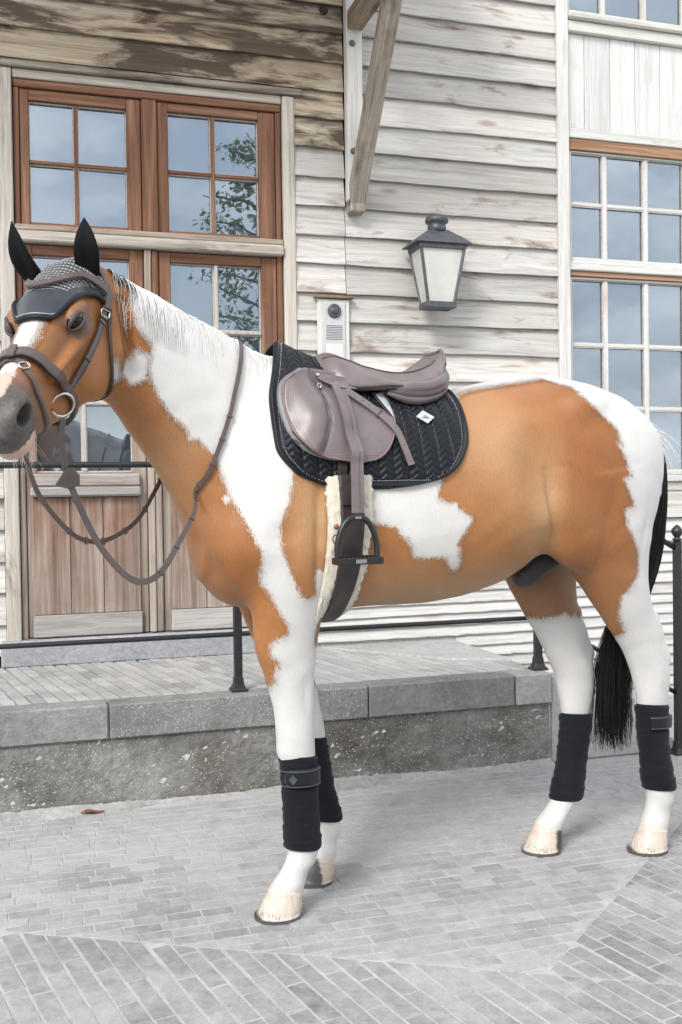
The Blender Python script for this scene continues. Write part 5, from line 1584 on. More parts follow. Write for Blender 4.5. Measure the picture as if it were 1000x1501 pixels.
# bead braid inside the binding
beads = MB()
ring = []
na, nb = PADO.shape[:2]
def pad_at(a, b):
    i = min(int(a * (na - 1)), na - 1); j = min(int(b * (nb - 1)), nb - 1); return PADO[i, j], PADN[i, j]
path = []
for b in np.linspace(.03, .95, 120): path.append((.022 / abs(np.interp(b, BF, XF) - np.interp(b, BR, XR)), b))
for a in np.linspace(.06, .94, 60): path.append((a, .952))
for b in np.linspace(.95, .12, 120): path.append((1 - .022 / abs(np.interp(b, BF, XF) - np.interp(b, BR, XR)), b))
last = None
for a, b in path:
    p, n = pad_at(a, b)
    if last is not None and np.linalg.norm(p - last) < .0046: continue
    last = p; r = .0019; c = p + n * .0012
    beads.add([c + r * np.array(d) for d in ((1, 0, 0), (-1, 0, 0), (0, 1, 0), (0, -1, 0), (0, 0, 1), (0, 0, -1))], [(0, 2, 4), (2, 1, 4), (1, 3, 4), (3, 0, 4), (2, 0, 5), (1, 2, 5), (3, 1, 5), (0, 3, 5)])
bt = beads.build('bead_braid', M_SILVER, pad)
tag(bt, kind='stuff')
def decal(name, pts, off, thick, mat, parent, surf=None):
    """thin plate with outline pts (x, z) lying on the near flank"""
    Vt, Vb = [], []
    for x, z in pts:
        q, n = surf(x, z)
        Vt.append(np.array(q) + np.array(n) * (off + thick)); Vb.append(np.array(q) + np.array(n) * off)
    k = len(pts); F = [tuple(range(k)), tuple(reversed(range(k, 2 * k)))] + [(i, k + i, k + (i + 1) % k, (i + 1) % k) for i in range(k)]
    me = mesh_np(name, Vt + Vb, F, False)
    bm = bmesh.new(); bm.from_mesh(me); bmesh.ops.recalc_face_normals(bm, faces=bm.faces); bm.to_mesh(me); bm.free()
    return link(name, me, mat, parent)
_pt = PADO.reshape(-1, 3); _pn = PADN.reshape(-1, 3)
def on_pad(x, z):
    i = np.argmin((_pt[:, 0] - x) ** 2 + (_pt[:, 2] - z) ** 2); return _pt[i], _pn[i]
bx, bz, hw_, hh_ = -.306, 1.452, .029, .026
_bc, _bn = on_pad(bx, bz)
def on_badge(x, z):
    t = np.array([1, 0, 0]) - _bn * _bn[0]; t /= np.linalg.norm(t); u = np.cross(t, _bn); u = u if u[2] > 0 else -u
    return _bc + t * (x - bx) + u * (z - bz), _bn
bd = decal('diamond_badge', [(bx + hw_, bz + .002), (bx, bz + hh_), (bx - hw_, bz - .002), (bx, bz - hh_)], .004, .002, M_BADGE, pad, on_badge)
decal('badge_motif', [(bx + .012, bz - .006), (bx, bz + .006), (bx - .012, bz - .007)], .0065, .0012, plain('motif_grey', (.16, .18, .21), .5), bd, on_badge)

# ---- saddle
saddle = hthing('saddle', 'brown leather jumping saddle on the horse with stirrup hanging', 'saddle')
FZ = [1.600, 1.575, 1.546, 1.492, 1.422, 1.364, 1.340, 1.326, 1.322]
FXF = [.040, .085, .110, .118, .108, .070, .030, -.040, -.075]
FXR = [-.235, -.232, -.226, -.212, -.199, -.172, -.150, -.120, -.090]
def flap_grid(grow=0.0, off=.034, front=0.0, nz=44, nx=44, roll=True, zmin=None):
    zz = np.linspace(1.600, 1.322 - grow, nz)
    o = np.argsort(FZ)
    xf = pchip(np.array(FZ)[o], np.array(FXF)[o], np.clip(zz + grow * .6, 1.322, 1.6)) + front; xr = pchip(np.array(FZ)[o], np.array(FXR)[o], np.clip(zz + grow, 1.322, 1.6))
    G = np.zeros((nz, nx, 3)); t = np.linspace(0, 1, nx)
    for i, z in enumerate(zz):
        for j, tt in enumerate(t):
            x = xf[i] + (xr[i] - xf[i]) * tt
            q, n = side_pt(x, min(z, 1.575 - max(0, x - .05) * .3))
            G[i, j] = (x, q.y, z - .058 * tt ** 1.5 * max(0.0, (z - 1.45) / .15))
    Y = G[..., 1]
    for _ in range(10):
        Y[1:-1] = (Y[:-2] + 2 * Y[1:-1] + Y[2:]) / 4; Y[:, 1:-1] = (Y[:, :-2] + 2 * Y[:, 1:-1] + Y[:, 2:]) / 4
    X, Z = G[..., 0], G[..., 2]
    add = np.full_like(Y, off)
    if roll:
        cx = np.interp(Z, [1.34, 1.38, 1.44, 1.50, 1.56, 1.60], [.030, .012, -.004, -.004, .010, .03])     # crease behind the knee roll
        d = X - cx
        add += .019 * np.clip(d / .03, 0, 1) * np.exp(-(np.maximum(d - .05, 0) / .05) ** 2) - .006 * np.exp(-(d / .006) ** 2)
        add += .006 * np.exp(-((X + .06) / .05) ** 2)
    G[..., 1] = Y + add
    return G
for s in (1, -1):
    G = flap_grid()
    Gi = G.copy(); Gi[..., 1] -= .006
    if s < 0:
        G[..., 1] *= -1; Gi[..., 1] *= -1
    fl = shell('flap', G, Gi, M_SADDLE, saddle)
    if s > 0: FLAP = G
    G2 = flap_grid(.004, .022, .012, 24, 24, False); G2i = G2.copy(); G2i[..., 1] -= .012
    if s < 0:
        G2[..., 1] *= -1; G2i[..., 1] *= -1
    shell('under_panel', G2, G2i, leather('panel_leather', (.155, .165, .18), .45), saddle)
    if s > 0:
        def flap_at(x, z):
            i = np.argmin((FLAP[..., 0] - x) ** 2 + (FLAP[..., 2] - z) ** 2); p = FLAP.reshape(-1, 3)[i]
            n = np.array(side_pt(p[0], p[2])[1]); return p, n
        # rim piping, double edge stitching and the crease seam
        rim = [FLAP[i, 0] for i in range(3, 44)] + [FLAP[43, j] for j in range(1, 44)] + [FLAP[i, 43] for i in range(42, 8, -1)]
        t = MB(); t.tube([p + np.array([0, -.001, 0]) for p in rim], .0032, 6); t.build('edge_binding', M_PIPE, fl)
        for dd in (2, 3):
            rr = [FLAP[i, dd] + np.array([0, .0006, 0]) for i in range(6, 43 - dd)] + [FLAP[43 - dd, j] + np.array([0, .0006, 0]) for j in range(dd, 40)]
            t = MB(); t.tube(rr, .0009, 4); t.build('stitching', M_STITCH, fl)
        pts = []
        for z in np.linspace(1.565, 1.352, 22):
            cx = np.interp(z, [1.34, 1.38, 1.44, 1.50, 1.56, 1.60], [.030, .012, -.004, -.004, .010, .03]); p, n = flap_at(cx, z); pts.append(np.array([cx, p[1] + .0005, z]))
        t = MB(); t.tube(catmull(pts[::3], 4), .0026, 6); t.build('roll_seam', M_SADDLE2, fl)
# seat: sections along the back
SX = [-.022, -.040, -.070, -.110, -.160, -.210, -.260, -.310, -.360, -.405, -.435, -.452]
SZ = [1.628, 1.650, 1.663, 1.648, 1.619, 1.602, 1.596, 1.601, 1.617, 1.640, 1.662, 1.678]
SY = [.080, .130, .165, .185, .200, .205, .203, .195, .180, .158, .130, .100]
SE = [1.592, 1.575, 1.556, 1.543, 1.545, 1.549, 1.548, 1.548, 1.556, 1.577, 1.602, 1.628]
nt = 25; xs_ = np.linspace(SX[-1], SX[0], 46)
o_ = lambda a: pchip(SX[::-1], a[::-1], xs_)
Zc, Yw, Ze = o_(SZ), o_(SY), o_(SE)
G = np.zeros((46, nt, 3))
for i in range(46):
    t = np.linspace(-1, 1, nt); at = np.abs(t)
    dish = .010 * np.exp(-((at - .45) / .16) ** 2) * np.clip((-xs_[i] - .08) / .1, 0, 1)
    G[i, :, 0] = xs_[i] + .012 * at ** 2 * (1 if xs_[i] < -.4 else 0)
    G[i, :, 1] = np.sign(t) * Yw[i] * (1 - (1 - at) ** 1.35)
    G[i, :, 2] = Zc[i] - (Zc[i] - Ze[i]) * at ** 2.3 + dish
Gi = G.copy(); Gi[..., 2] -= .012; Gi[..., 1] *= .97
st = shell('seat', G, Gi, M_SADDLE, saddle)
t = MB(); t.tube([G[i, nt - 1] for i in range(46)], .0042, 6); t.tube([G[i, 0] for i in range(46)], .0042, 6); t.build('seat_welt', M_SADDLE2, st)
t = MB(); t.tube([G[i, 18] + np.array([0, .0005, .0012]) for i in range(4, 44)], .0016, 5); t.build('seat_seam', M_SADDLE2, st)
t = MB(); t.tube([G[0, j] for j in range(nt)], .006, 8); t.build('cantle_binding', M_SADDLE, st)
# stuffed panels under the cantle
for s in (1, -1):
    for k, (dz, r) in enumerate(((0.0, .022), (-.020, .020), (-.034, .017))):
        P = catmull([(-.205, s * .185, 1.545 + dz * .5), (-.28, s * .190, 1.545 + dz), (-.35, s * .172, 1.553 + dz), (-.41, s * .135, 1.577 + dz * .9), (-.442, s * .070, 1.602 + dz * .8), (-.450, 0, 1.612 + dz * .8)], 5)
        t = MB(); t.tube(P, r * np.interp(np.linspace(0, 1, len(P)), [0, .15, .85, 1], [.35, 1, 1, .8]), 10)
        t.build('rear_panel', M_SADDLE if k != 1 else M_SADDLE2, saddle)
# skirt over the stirrup bar
SKO = [(.016, 1.582), (-.008, 1.558), (-.055, 1.539), (-.105, 1.537), (-.130, 1.546), (-.115, 1.562), (-.06, 1.575)]
def on_skirt(x, z):
    zc_ = np.clip((1.600 - z) / (1.600 - 1.322) * 43, 0, 42.999); i = int(zc_); f = zc_ - i
    g = lambda r: np.interp(-x, -FLAP[r, :, 0], FLAP[r, :, 1])
    return np.array([x, g(i) * (1 - f) + g(i + 1) * f, z]), np.array([0, 1, 0])
sk = decal('skirt', [tuple(q) for q in catmull(SKO + SKO[:1], 5)[:-1]], .010, .006, M_SADDLE, saddle, on_skirt)
for (x, z) in ((.004, 1.577),):
    q, n = on_skirt(x, z); t = MB(); t.lathe([(.0001, .004), (.005, .003), (.006, 0)][::-1], 12, Matrix.Translation(Vector(q) + Vector((0, .017, 0))) @ Matrix.Rotation(-PI / 2, 4, 'X')); t.build('saddle_nail', M_STEEL, sk)
q, n = on_skirt(.005, 1.545)
t = MB(); t.tube([Vector(q) + Vector((.006 * math.cos(a), .010, .007 * math.sin(a))) for a in np.linspace(0, 2 * PI, 14)], .0014, 6); t.build('dee_ring', M_STEEL, saddle)
lb = decal('maker_plate', [(-.170, 1.524), (-.214, 1.537), (-.202, 1.452)], .003, .0015, M_BADGE, saddle, on_skirt)
decal('maker_plate_border', [(-.160, 1.529), (-.220, 1.545), (-.203, 1.432)], .0012, .0012, M_SADDLE2, lb, on_skirt)
for k in range(5):
    z0 = 1.527 - k * .0075; decal('plate_letter', [(-.199, z0), (-.207, z0 + .001), (-.207, z0 - .0045), (-.199, z0 - .0055)], .005, .0006, M_STRAP, lb, on_skirt)
# stirrup leathers
for dx, dy, nm in ((0, .008, 'stirrup_leather'), (-.017, .003, 'stirrup_leather')):
    P, N = [], []
    for x, z in ((-.040, 1.548), (-.043, 1.50), (-.047, 1.45), (-.051, 1.40), (-.052, 1.35), (-.050, 1.315), (-.048, 1.26), (-.046, 1.21), (-.045, 1.178)):
        q, n = on_skirt(x + dx, max(z, 1.35)); P.append((x + dx, max(q[1] + .004 + dy, np.interp(z, [1.17, 1.33], [.318, .300]) + dy - .008) if z < 1.36 else q[1] + .004 + dy, z)); N.append((0, 1, 0))
    ribbon(catmull(P, 5), catmull(N, 5), .024, .004, nm, M_SADDLE, saddle)
# loose end of the leather through its keeper
P, N = [], []
for x, z in ((-.040, 1.555), (-.085, 1.520), (-.130, 1.487), (-.170, 1.450), (-.198, 1.412), (-.215, 1.370), (-.232, 1.312)):
    q, n = on_skirt(x, z); p2 = on_pad(x, z)
    P.append((x, max(q[1] if x > -.2 else 0, p2[0][1]) + (.010 if x > -.2 else .012), z)); N.append((0, 1, .1))
P = np.array(P)
sl = ribbon(catmull(P, 5), catmull(N, 5), .021, .0035, 'leather_end', M_SADDLE, saddle)
Pk = catmull(P, 5)
kp = MB()
for i in (13,):
    c = Vector(Pk[i]); d = (Vector(Pk[i + 1]) - Vector(Pk[i - 1])).normalized(); w = d.cross(Vector((0, 1, 0)))
    Mk = Matrix((( w.x, d.x, 0, c.x), (w.y, d.y, 1, c.y), (w.z, d.z, 0, c.z), (0, 0, 0, 1)))
    kp.box(-.014, .014, -.0035, .0035, -.003, .0065, Mk)
kp.build('keeper', M_SADDLE2, sl, bevel=.001)
hl = MB()
for i in (8, 10, 16, 19, 25, 29):
    c = Vector(Pk[i]) + Vector((0, .0036, 0)); hl.lathe([(.0022, 0), (.0018, .0006)], 8, Matrix.Translation(c) @ Matrix.Rotation(-PI / 2, 4, 'X'))
tag(hl.build('punched_holes', M_STRAP, sl), kind='stuff')
# stirrup iron
SIY = .318
iron = tag(empty('stirrup_iron', HORSE_M), 'black stirrup iron hanging below the saddle flap', 'stirrup')
ic = Vector((-.046, SIY + .004, 1.170))
arch = [(-.058, -.118), (-.060, -.10), (-.058, -.075), (-.050, -.045), (-.036, -.020), (-.018, -.006), (0, -.002), (.018, -.006), (.036, -.020), (.050, -.045), (.058, -.075), (.060, -.10), (.058, -.118)]
t = MB(); t.tube([ic + Vector((a, 0, b)) for a, b in catmull(arch, 4)], .0088, 10); t.build('arch', M_BLACK, iron)
t = MB(); t.box(-.068, .068, -.024, .028, -.134, -.114, Matrix.Translation(ic)); tr = t.build('tread', M_BLACK, iron, bevel=.004, seg=2)
t = MB()
for k in range(9): t.box(-.050 + k * .0115, -.044 + k * .0115, -.018, .022, -.1145, -.1095, Matrix.Translation(ic))
t.build('grip_ridges', M_BLACK, tr)
t = MB(); t.box(-.016, .016, .028, .030, -.130, -.119, Matrix.Translation(ic)); t.build('steel_insert', M_STEEL, tr)
t = MB(); t.box(-.014, .014, -.006, .009, -.012, .006, Matrix.Translation(ic)); t.build('leather_eye', M_BLACK, iron, bevel=.003)
t = MB(); t.box(-.010, .010, .0092, .0112, -.008, -.001, Matrix.Translation(ic)); t.build('steel_plate', M_STEEL, iron)

# ---- girth
girth = hthing('girth', 'dark brown leather girth lined with cream sheepskin round the belly', 'girth')
def fleece_mat():
    m = NT('sheepskin'); P = m.coord('Object')
    f = m.noise(P, 260, 4, .7)
    m.set(Base_Color=m.ramp(f, [(.3, (.60, .54, .42)), (.7, (.80, .76, .66))]), Roughness=.95, Specular_IOR_Level=.1, Sheen_Weight=.5)
    m.bump(f, .9, .006)
    return m.m
M_FLEECE = fleece_mat()
def band(x0, x1, off, nx, nm, mat, edge=0.0, ztop=1.30, puff=0.0, rag=0.0):
    PH = np.concatenate([np.linspace(1.35, PI, 60), np.linspace(PI, 2 * PI - 1.35, 60)[1:]])
    Go = np.zeros((len(PH), nx, 3)); Gn = Go.copy()
    for j, x in enumerate(np.linspace(x0, x1, nx)):
        S = sect(x, 1.22, PH); p = np.array([tuple(q[0]) for q in S])
        for _ in range(6): p[1:-1] = (p[:-2] + 2 * p[1:-1] + p[2:]) / 4
        d = p - np.array([x, 0, 1.16]); d /= np.linalg.norm(d, axis=1)[:, None]
        tt = j / (nx - 1); bul = puff * (1 - abs(2 * tt - 1) ** 3)
        lean = .018 * np.clip((1.15 - p[:, 2]) / .25, 0, 1)
        p[:, 0] += lean
        Go[:, j] = p + d * (off + bul); Gn[:, j] = p + d * max(off - .012, .001)
        if rag: Go[:, j] += RNG.normal(0, rag, (len(PH), 3)); Go[:, j, 0] += RNG.normal(0, rag * (2 if j in (0, nx - 1) else .3), len(PH))
    return shell(nm, Go, Gn, mat, girth)
band(.014, -.118, .020, 26, 'sheepskin_lining', M_FLEECE, puff=.012, rag=.0016)
band(-.018, -.088, .036, 9, 'leather_band', M_STRAP)
for x in (-.034, -.070):     # billets running up under the flap
    pts = []
    for z in np.linspace(1.36, 1.20, 12):
        q = on_pad(x, z) if z > 1.25 else (np.array(side_pt(x, z)[0]) + np.array([0, .036, 0]), 0); pts.append((x, q[0][1] + (.006 if z > 1.25 else .004), z))
    ribbon(pts, [(0, 1, 0)] * 12, .030, .004, 'billet', M_STRAP, girth)
q, n = side_pt(.0, 1.14)
t = MB(); t.lathe([(.0001, .006), (.006, .005), (.008, 0)][::-1], 12, Matrix.Translation(Vector(q) + Vector((0, .040, 0))) @ Matrix.Rotation(-PI / 2, 4, 'X'))
t.build('copper_stud', plain('copper', (.35, .10, .06), .35, .5, .7), girth)
t = MB(); t.tube([Vector(q) + Vector((.003 + .008 * math.cos(a), .040, -.035 + .012 * math.sin(a))) for a in np.linspace(0, 2 * PI, 16)], .0018, 6); t.build('dee_ring', M_BLACK, girth)

# ---- leg bandages
def bandage(Zs, path, rad, label, tab_ang, ztop, zbot, flip=1):
    root = hthing('leg_bandage', label, 'leg bandage', 'dark bandages on the four legs')
    n, rows = 40, 90
    V = []
    for i in range(rows):
        t = i / (rows - 1); z = ztop + (zbot - ztop) * t
        cx, cy = path(z)
        for j in range(n):
            a = 2 * PI * j / n
            # spiral overlap: a step every turn plus soft wrinkles
            turn = (t * 5.4 + flip * a / (2 * PI) + .04 * math.sin(3 * a)) % 1.0
            step = .0034 * (1 - turn) ** .8
            wr = .0003 * math.sin(t * 46 + 2.3 * math.sin(a * 1.0 + i * .05)) + .0006 * math.sin(t * 61 + a * 2 + 2 * math.sin(a * 3))
            end = -.006 * math.exp(-(t / .02) ** 2) - .006 * math.exp(-((1 - t) / .015) ** 2)
            rx, ry = rad(t)
            V.append((cx + (rx + step + wr + end) * math.cos(a), cy + (ry + step + wr + end) * math.sin(a), z + .006 * math.sin(a + 1) * (1 if t < .5 else 1.2)))
    F = [(i * n + j, i * n + (j + 1) % n, (i + 1) * n + (j + 1) % n, (i + 1) * n + j) for i in range(rows - 1) for j in range(n)]
    F = [tuple(reversed(f)) for f in F]
    F.append(tuple(range(n))); F.append(tuple(reversed([(rows - 1) * n + j for j in range(n)])))
    link('wrap', mesh_np('wrap', V, F), M_WRAP, root)
    return root
def lerp_path(Zs, Xs, Ys):
    o = np.argsort(Zs); Zs, Xs, Ys = (np.array(a)[o] for a in (Zs, Xs, Ys))
    return lambda z: (np.interp(z, Zs, Xs), np.interp(z, Zs, Ys))
M_TABST = plain('tab_thread', (.13, .14, .15), .6)
def tab(root, path, rad, ztop, zbot, zc, a0, a1, hgt=.026):
    """fastening tab with a diamond mark lying round the wrap"""
    na = 22; G = np.zeros((na, 6, 3)); Gi = G.copy()
    for i, a in enumerate(np.linspace(a0, a1, na)):
        for j, k in enumerate(np.linspace(-1, 1, 6)):
            hh = hgt * (1 if i < na - 4 else math.sqrt(max(1 - ((i - na + 5) / 4.2) ** 2, .05)))
            z = zc + k * hh; cx, cy = path(z); rx, ry = rad((ztop - z) / (ztop - zbot))
            for Gx, o in ((G, .0105), (Gi, .006)):
                Gx[i, j] = (cx + (rx + o) * math.cos(a), cy + (ry + o) * math.sin(a), z)
    tb = shell('fastening_tab', G, Gi, M_VELVET, root)
    for zz in (-1, 1):
        pts = []
        for a in np.linspace(a0, a1 - .15, 16):
            z = zc + zz * (hgt - .004); cx, cy = path(z); rx, ry = rad((ztop - z) / (ztop - zbot)); pts.append((cx + (rx + .0112) * math.cos(a), cy + (ry + .0112) * math.sin(a), z))
        t = MB(); t.tube(pts, .0007, 5); t.build('tab_stitching', M_TABST, tb)
    am = a0 + (a1 - a0) * .78
    pl = []
    for da, dz in ((-.20, 0), (0, .015), (.20, 0), (0, -.015)):
        z = zc + dz; cx, cy = path(z); rx, ry = rad((ztop - z) / (ztop - zbot)); pl.append((cx + (rx + .0125) * math.cos(am + da), cy + (ry + .0125) * math.sin(am + da), z))
    V = pl + [tuple(np.array(p) - .001 * np.array((math.cos(am), math.sin(am), 0))) for p in pl]
    me = mesh_np('diamond_mark', V, [(0, 1, 2, 3), (7, 6, 5, 4)] + [(i, i + 4, (i + 1) % 4 + 4, (i + 1) % 4) for i in range(4)], False)
    link('diamond_mark', me, plain('mark_grey', (.05, .055, .06), .6), tb)
rF = lambda t: (np.interp(t, [0, .2, .6, .9, 1], [.057, .054, .052, .056, .054]), np.interp(t, [0, .2, .6, .9, 1], [.051, .048, .046, .050, .049]))
rH = lambda t: (np.interp(t, [0, .2, .6, .9, 1], [.060, .056, .053, .060, .058]), np.interp(t, [0, .2, .6, .9, 1], [.050, .048, .047, .052, .051]))
pNF = lerp_path([.47, .30, .22, .17], [.067, .060, .056, .054], [.119, .116, .114, .111])
b1 = bandage(None, pNF, rF, 'dark bandage with velcro tab on the horse\'s near foreleg, nearest the camera', 0, .470, .190)
tab(b1, pNF, rF, .470, .190, .412, 2.6, .55)
pOF = lerp_path([.47, .30, .22, .17], [-.050, -.078, -.096, -.106], [-.117, -.112, -.109, -.107])
b2 = bandage(None, pOF, rF, 'dark bandage on the far foreleg, half hidden behind the front leg', 0, .462, .190)
pNH = lerp_path([.50, .40, .26, .20], [-1.208, -1.213, -1.237, -1.250], [.107, .103, .095, .091])
b3 = bandage(None, pNH, rH, 'dark bandage with tab on the near hind leg, rightmost of the four', 0, .505, .205)
tab(b3, pNH, rH, .505, .205, .450, .9, 2.75, .022)
pOH = lerp_path([.46, .40, .26, .15], [-1.038, -1.030, -1.002, -.972], [-.088, -.084, -.074, -.066])
b4 = bandage(None, pOH, rH, 'dark bandage on the off hind leg, left of the tail', 0, .452, .160)

# ---- fly bonnet
bon = hthing('fly_bonnet', 'black fly bonnet with knitted crown and two ear covers on the horse', 'fly bonnet')
PHL = [0, 10, 28, 36, 43, 51, 63, 76, 90]; UL = [.288, .287, .276, .236, .186, .134, .100, .088, .085]
def bon_pt(u, ph, off):
    c = Vector(hd(u, 0, -.08)); d = Vector(HV * math.sin(ph) + HW * math.cos(ph))
    h = BVH.ray_cast(c, d)
    p = np.array(h[0]) if h[0] is not None else np.array(c + d * .1)
    return p + np.array(d) * off
def bon_patch(t0, t1, nt_, nph, phm, off, nm, mat, ev=None):
    G = np.zeros((nt_, nph, 3)); uvs = np.zeros((nt_, nph, 2))
    for j, ph in enumerate(np.linspace(-phm, phm, nph)):
        ul = pchip(PHL, UL, np.array([abs(math.degrees(ph))]))[0]
        for i, t in enumerate(np.linspace(t0, t1, nt_)):
            ut = -.015 + .065 * float(np.clip((abs(ph) - .65) / .6, 0, 1)); u = ut + (ul - ut) * t; G[i, j] = bon_pt(u, ph, off); uvs[i, j] = (ph, u)
    for _ in range(2):
        G[1:-1] = (G[:-2] + 2 * G[1:-1] + G[2:]) / 4; G[:, 1:-1] = (G[:, :-2] + 2 * G[:, 1:-1] + G[:, 2:]) / 4
    C = np.array(hd(.12, 0, -.08)); N_ = G - C; N_ /= np.linalg.norm(N_, axis=2)[..., None]
    if ev is not None: G = G + N_ * ev(uvs)[..., None]
    o = shell(nm, G, G - N_ * .004, mat, bon)
    ly = o.data.attributes.new('pu', 'FLOAT', 'POINT'); ly.data.foreach_set('value', np.tile(uvs[..., 0].ravel(), 2).astype(np.float32))
    ly = o.data.attributes.new('pv', 'FLOAT', 'POINT'); ly.data.foreach_set('value', np.tile(uvs[..., 1].ravel(), 2).astype(np.float32))
    return o, G, N_
def knit_mat():
    m = NT('crochet')
    a = m.attr('pu').outputs['Fac']; b = m.attr('pv').outputs['Fac']
    r = m.math('SINE', m.math('MULTIPLY', b, 2 * PI / .0125)); c = m.math('SINE', m.math('MULTIPLY', a, 2 * PI / .085))
    k = m.math('MULTIPLY', m.math('ADD', r, 1.0), m.math('ADD', m.math('MULTIPLY', c, .5), .9))
    k = m.math('ADD', k, m.math('MULTIPLY', m.noise(m.coord('Object'), 240, 3, .6), .7))
    m.set(Base_Color=m.ramp(m.math('MULTIPLY', k, .36), [(.30, (.015, .016, .019)), (.62, (.30, .31, .33))]), Roughness=.85, Sheen_Weight=.3)
    m.bump(k, .8, .003)
    return m.m
M_KNIT = knit_mat()
knit = lambda q: .0016 * (np.sin(q[..., 1] * 2 * PI / .0125) * (.6 + .4 * np.sin(q[..., 0] * 2 * PI / .085)))
bon_patch(0.0, .66, 120, 110, math.radians(86), .008, 'knitted_crown', M_KNIT, knit)
M_SATIN = fabric('bonnet_satin', (.035, .042, .050), .28, 900, .05, .1)
o_s, Gs, Ns = bon_patch(.64, 1.0, 24, 90, math.radians(86), .0095, 'satin_front', M_SATIN)
lo = Gs[-1]; t = MB(); t.tube(lo, .0062, 8); t.build('padded_edge', M_PADTRIM, bon)
t = MB(); t.tube((Gs[-4] + Ns[-4] * .0022), .0016, 6); t.build('cord_trim', M_SILVER, bon)
def ear(base, tip, wide, half, name, dirn):
    B0, T0 = np.array(hd(*base)), np.array(hd(*tip)); ax = T0 - B0; L = np.linalg.norm(ax); ax /= L
    wd = HV * wide[0] + HU * wide[1] + HW * wide[2]; wd -= ax * (wd @ ax); wd /= np.linalg.norm(wd); dp = np.cross(ax, wd); dp = dp if dp @ dirn > 0 else -dp
    n, rows = 24, 26; V = []
    for i in range(rows):
        t = i / (rows - 1)
        w = half * np.interp(t, [0, .12, .30, .45, .60, .75, .88, .96, 1], [.86, .94, 1.03, 1.04, .94, .72, .40, .16, .03])
        d = .026 * np.interp(t, [0, .2, .5, .8, 1], [1.1, .95, .70, .38, .06])
        bend = wd * (.020 * (t ** 2)) * (1 if base[1] > 0 else -1) * 0 - dp * .018 * t * t + dp * .02 * math.sin(PI * t)
        for j in range(n):
            a = 2 * PI * j / n; ca, sa = math.cos(a), math.sin(a)
            k = d * sa if sa < 0 else d * sa * (.15 - .55 * math.exp(-(ca / .45) ** 2) * min(1, max(0, (t - .08) * 4)) * (1 - t))   # cupped opening
            V.append(B0 + ax * (L * t) + wd * w * ca + dp * k + bend)
    F = [(i * n + j, i * n + (j + 1) % n, (i + 1) * n + (j + 1) % n, (i + 1) * n + j) for i in range(rows - 1) for j in range(n)]
    F += [tuple(reversed(range(n))), tuple((rows - 1) * n + j for j in range(n))]
    me = mesh_np(name, V, F)
    bm = bmesh.new(); bm.from_mesh(me); bmesh.ops.recalc_face_normals(bm, faces=bm.faces); bm.to_mesh(me); bm.free()
    return link(name, me, M_EAR, bon)
M_EAR = fabric('ear_cover', (.0045, .0045, .0055), .6, 700, .15, .0, .10)
CAMD = np.array(HORSE_M.inverted().to_3x3() @ Vector((.25, -.96, 0)))
ear((.045, .068, -.016), (-.008, .080, .122), (1, -.25, -.1), .031, 'ear_cover', CAMD)
ear((.062, -.062, -.012), (.020, -.108, .140), (1, .3, .35), .034, 'ear_cover', CAMD * .6 + HV * .5)

# ---- bridle
bri = hthing('bridle', 'brown leather bridle with loose-ring bit and reins on the horse\'s head', 'bridle')
def hline(pts, off, n=6): return on_body([hd(*p) for p in pts], off, n)
P, N = hline([(.090, .100, -.085), (.062, .100, -.064), (.061, .093, -.043), (.069, .075, -.014), (.092, .057, .008), (.138, .034, .021), (.163, .008, .024), (.163, -.018, .024), (.138, -.044, .020), (.100, -.062, .008), (.069, -.080, -.014), (.061, -.096, -.045)], .017)
ribbon(P, N, .020, .0045, 'browband', M_BRIDLE, bri)
for s in (1, -1):
    P, N = hline([(.005, .045 * s, .02), (.025, .088 * s, -.02), (.045, .100 * s, -.05), (.072, .099 * s, -.067), (.102, .095 * s, -.089), (.143, .090 * s, -.104), (.217, .088 * s, -.116), (.265, .077 * s, -.134), (.306, .062 * s, -.152), (.350, .052 * s, -.165)], .009)
    cp = ribbon(P, N, .0140, .0035, 'cheekpiece', M_BRIDLE, bri)
    P2 = P + HW * -.010 - N * .003
    ribbon(P2[8:], N[8:], .013, .0035, 'noseband_hanger', M_STRAP, bri)
    for k in (26, 28, 40):
        if k < len(P) - 1:
            c = P[k] + N[k] * .004; T = P[k + 1] - P[k - 1]; T /= np.linalg.norm(T); B = np.cross(T, N[k])
            Mk = Matrix(((B[0], T[0], N[k][0], c[0]), (B[1], T[1], N[k][1], c[1]), (B[2], T[2], N[k][2], c[2]), (0, 0, 0, 1)))
            t = MB(); t.box(-.0115, .0115, -.004, .004, -.003, .004, Mk); t.build('strap_keeper', M_BRIDLE, cp, bevel=.001)
    k = 24; c = P[k] + N[k] * .007; T = P[k + 1] - P[k - 1]; T /= np.linalg.norm(T); B = np.cross(T, N[k])
    t = MB()
    loop = [c + B * a + T * b for a, b in ((-.012, -.008), (.012, -.008), (.012, .008), (-.012, .008), (-.012, -.008))]
    t.tube(catmull(loop, 3), .0018, 6); t.build('buckle', M_STEEL, cp)
    # throatlatch
    P, N = hline([(.055, .100 * s, -.068), (.085, .102 * s, -.100), (.126, .101 * s, -.140), (.163, .100 * s, -.193), (.179, .093 * s, -.240), (.185, .070 * s, -.275), (.185, 0, -.295)], .006)
    ribbon(P, N, .010, .003, 'throatlatch', M_STRAP, bri)
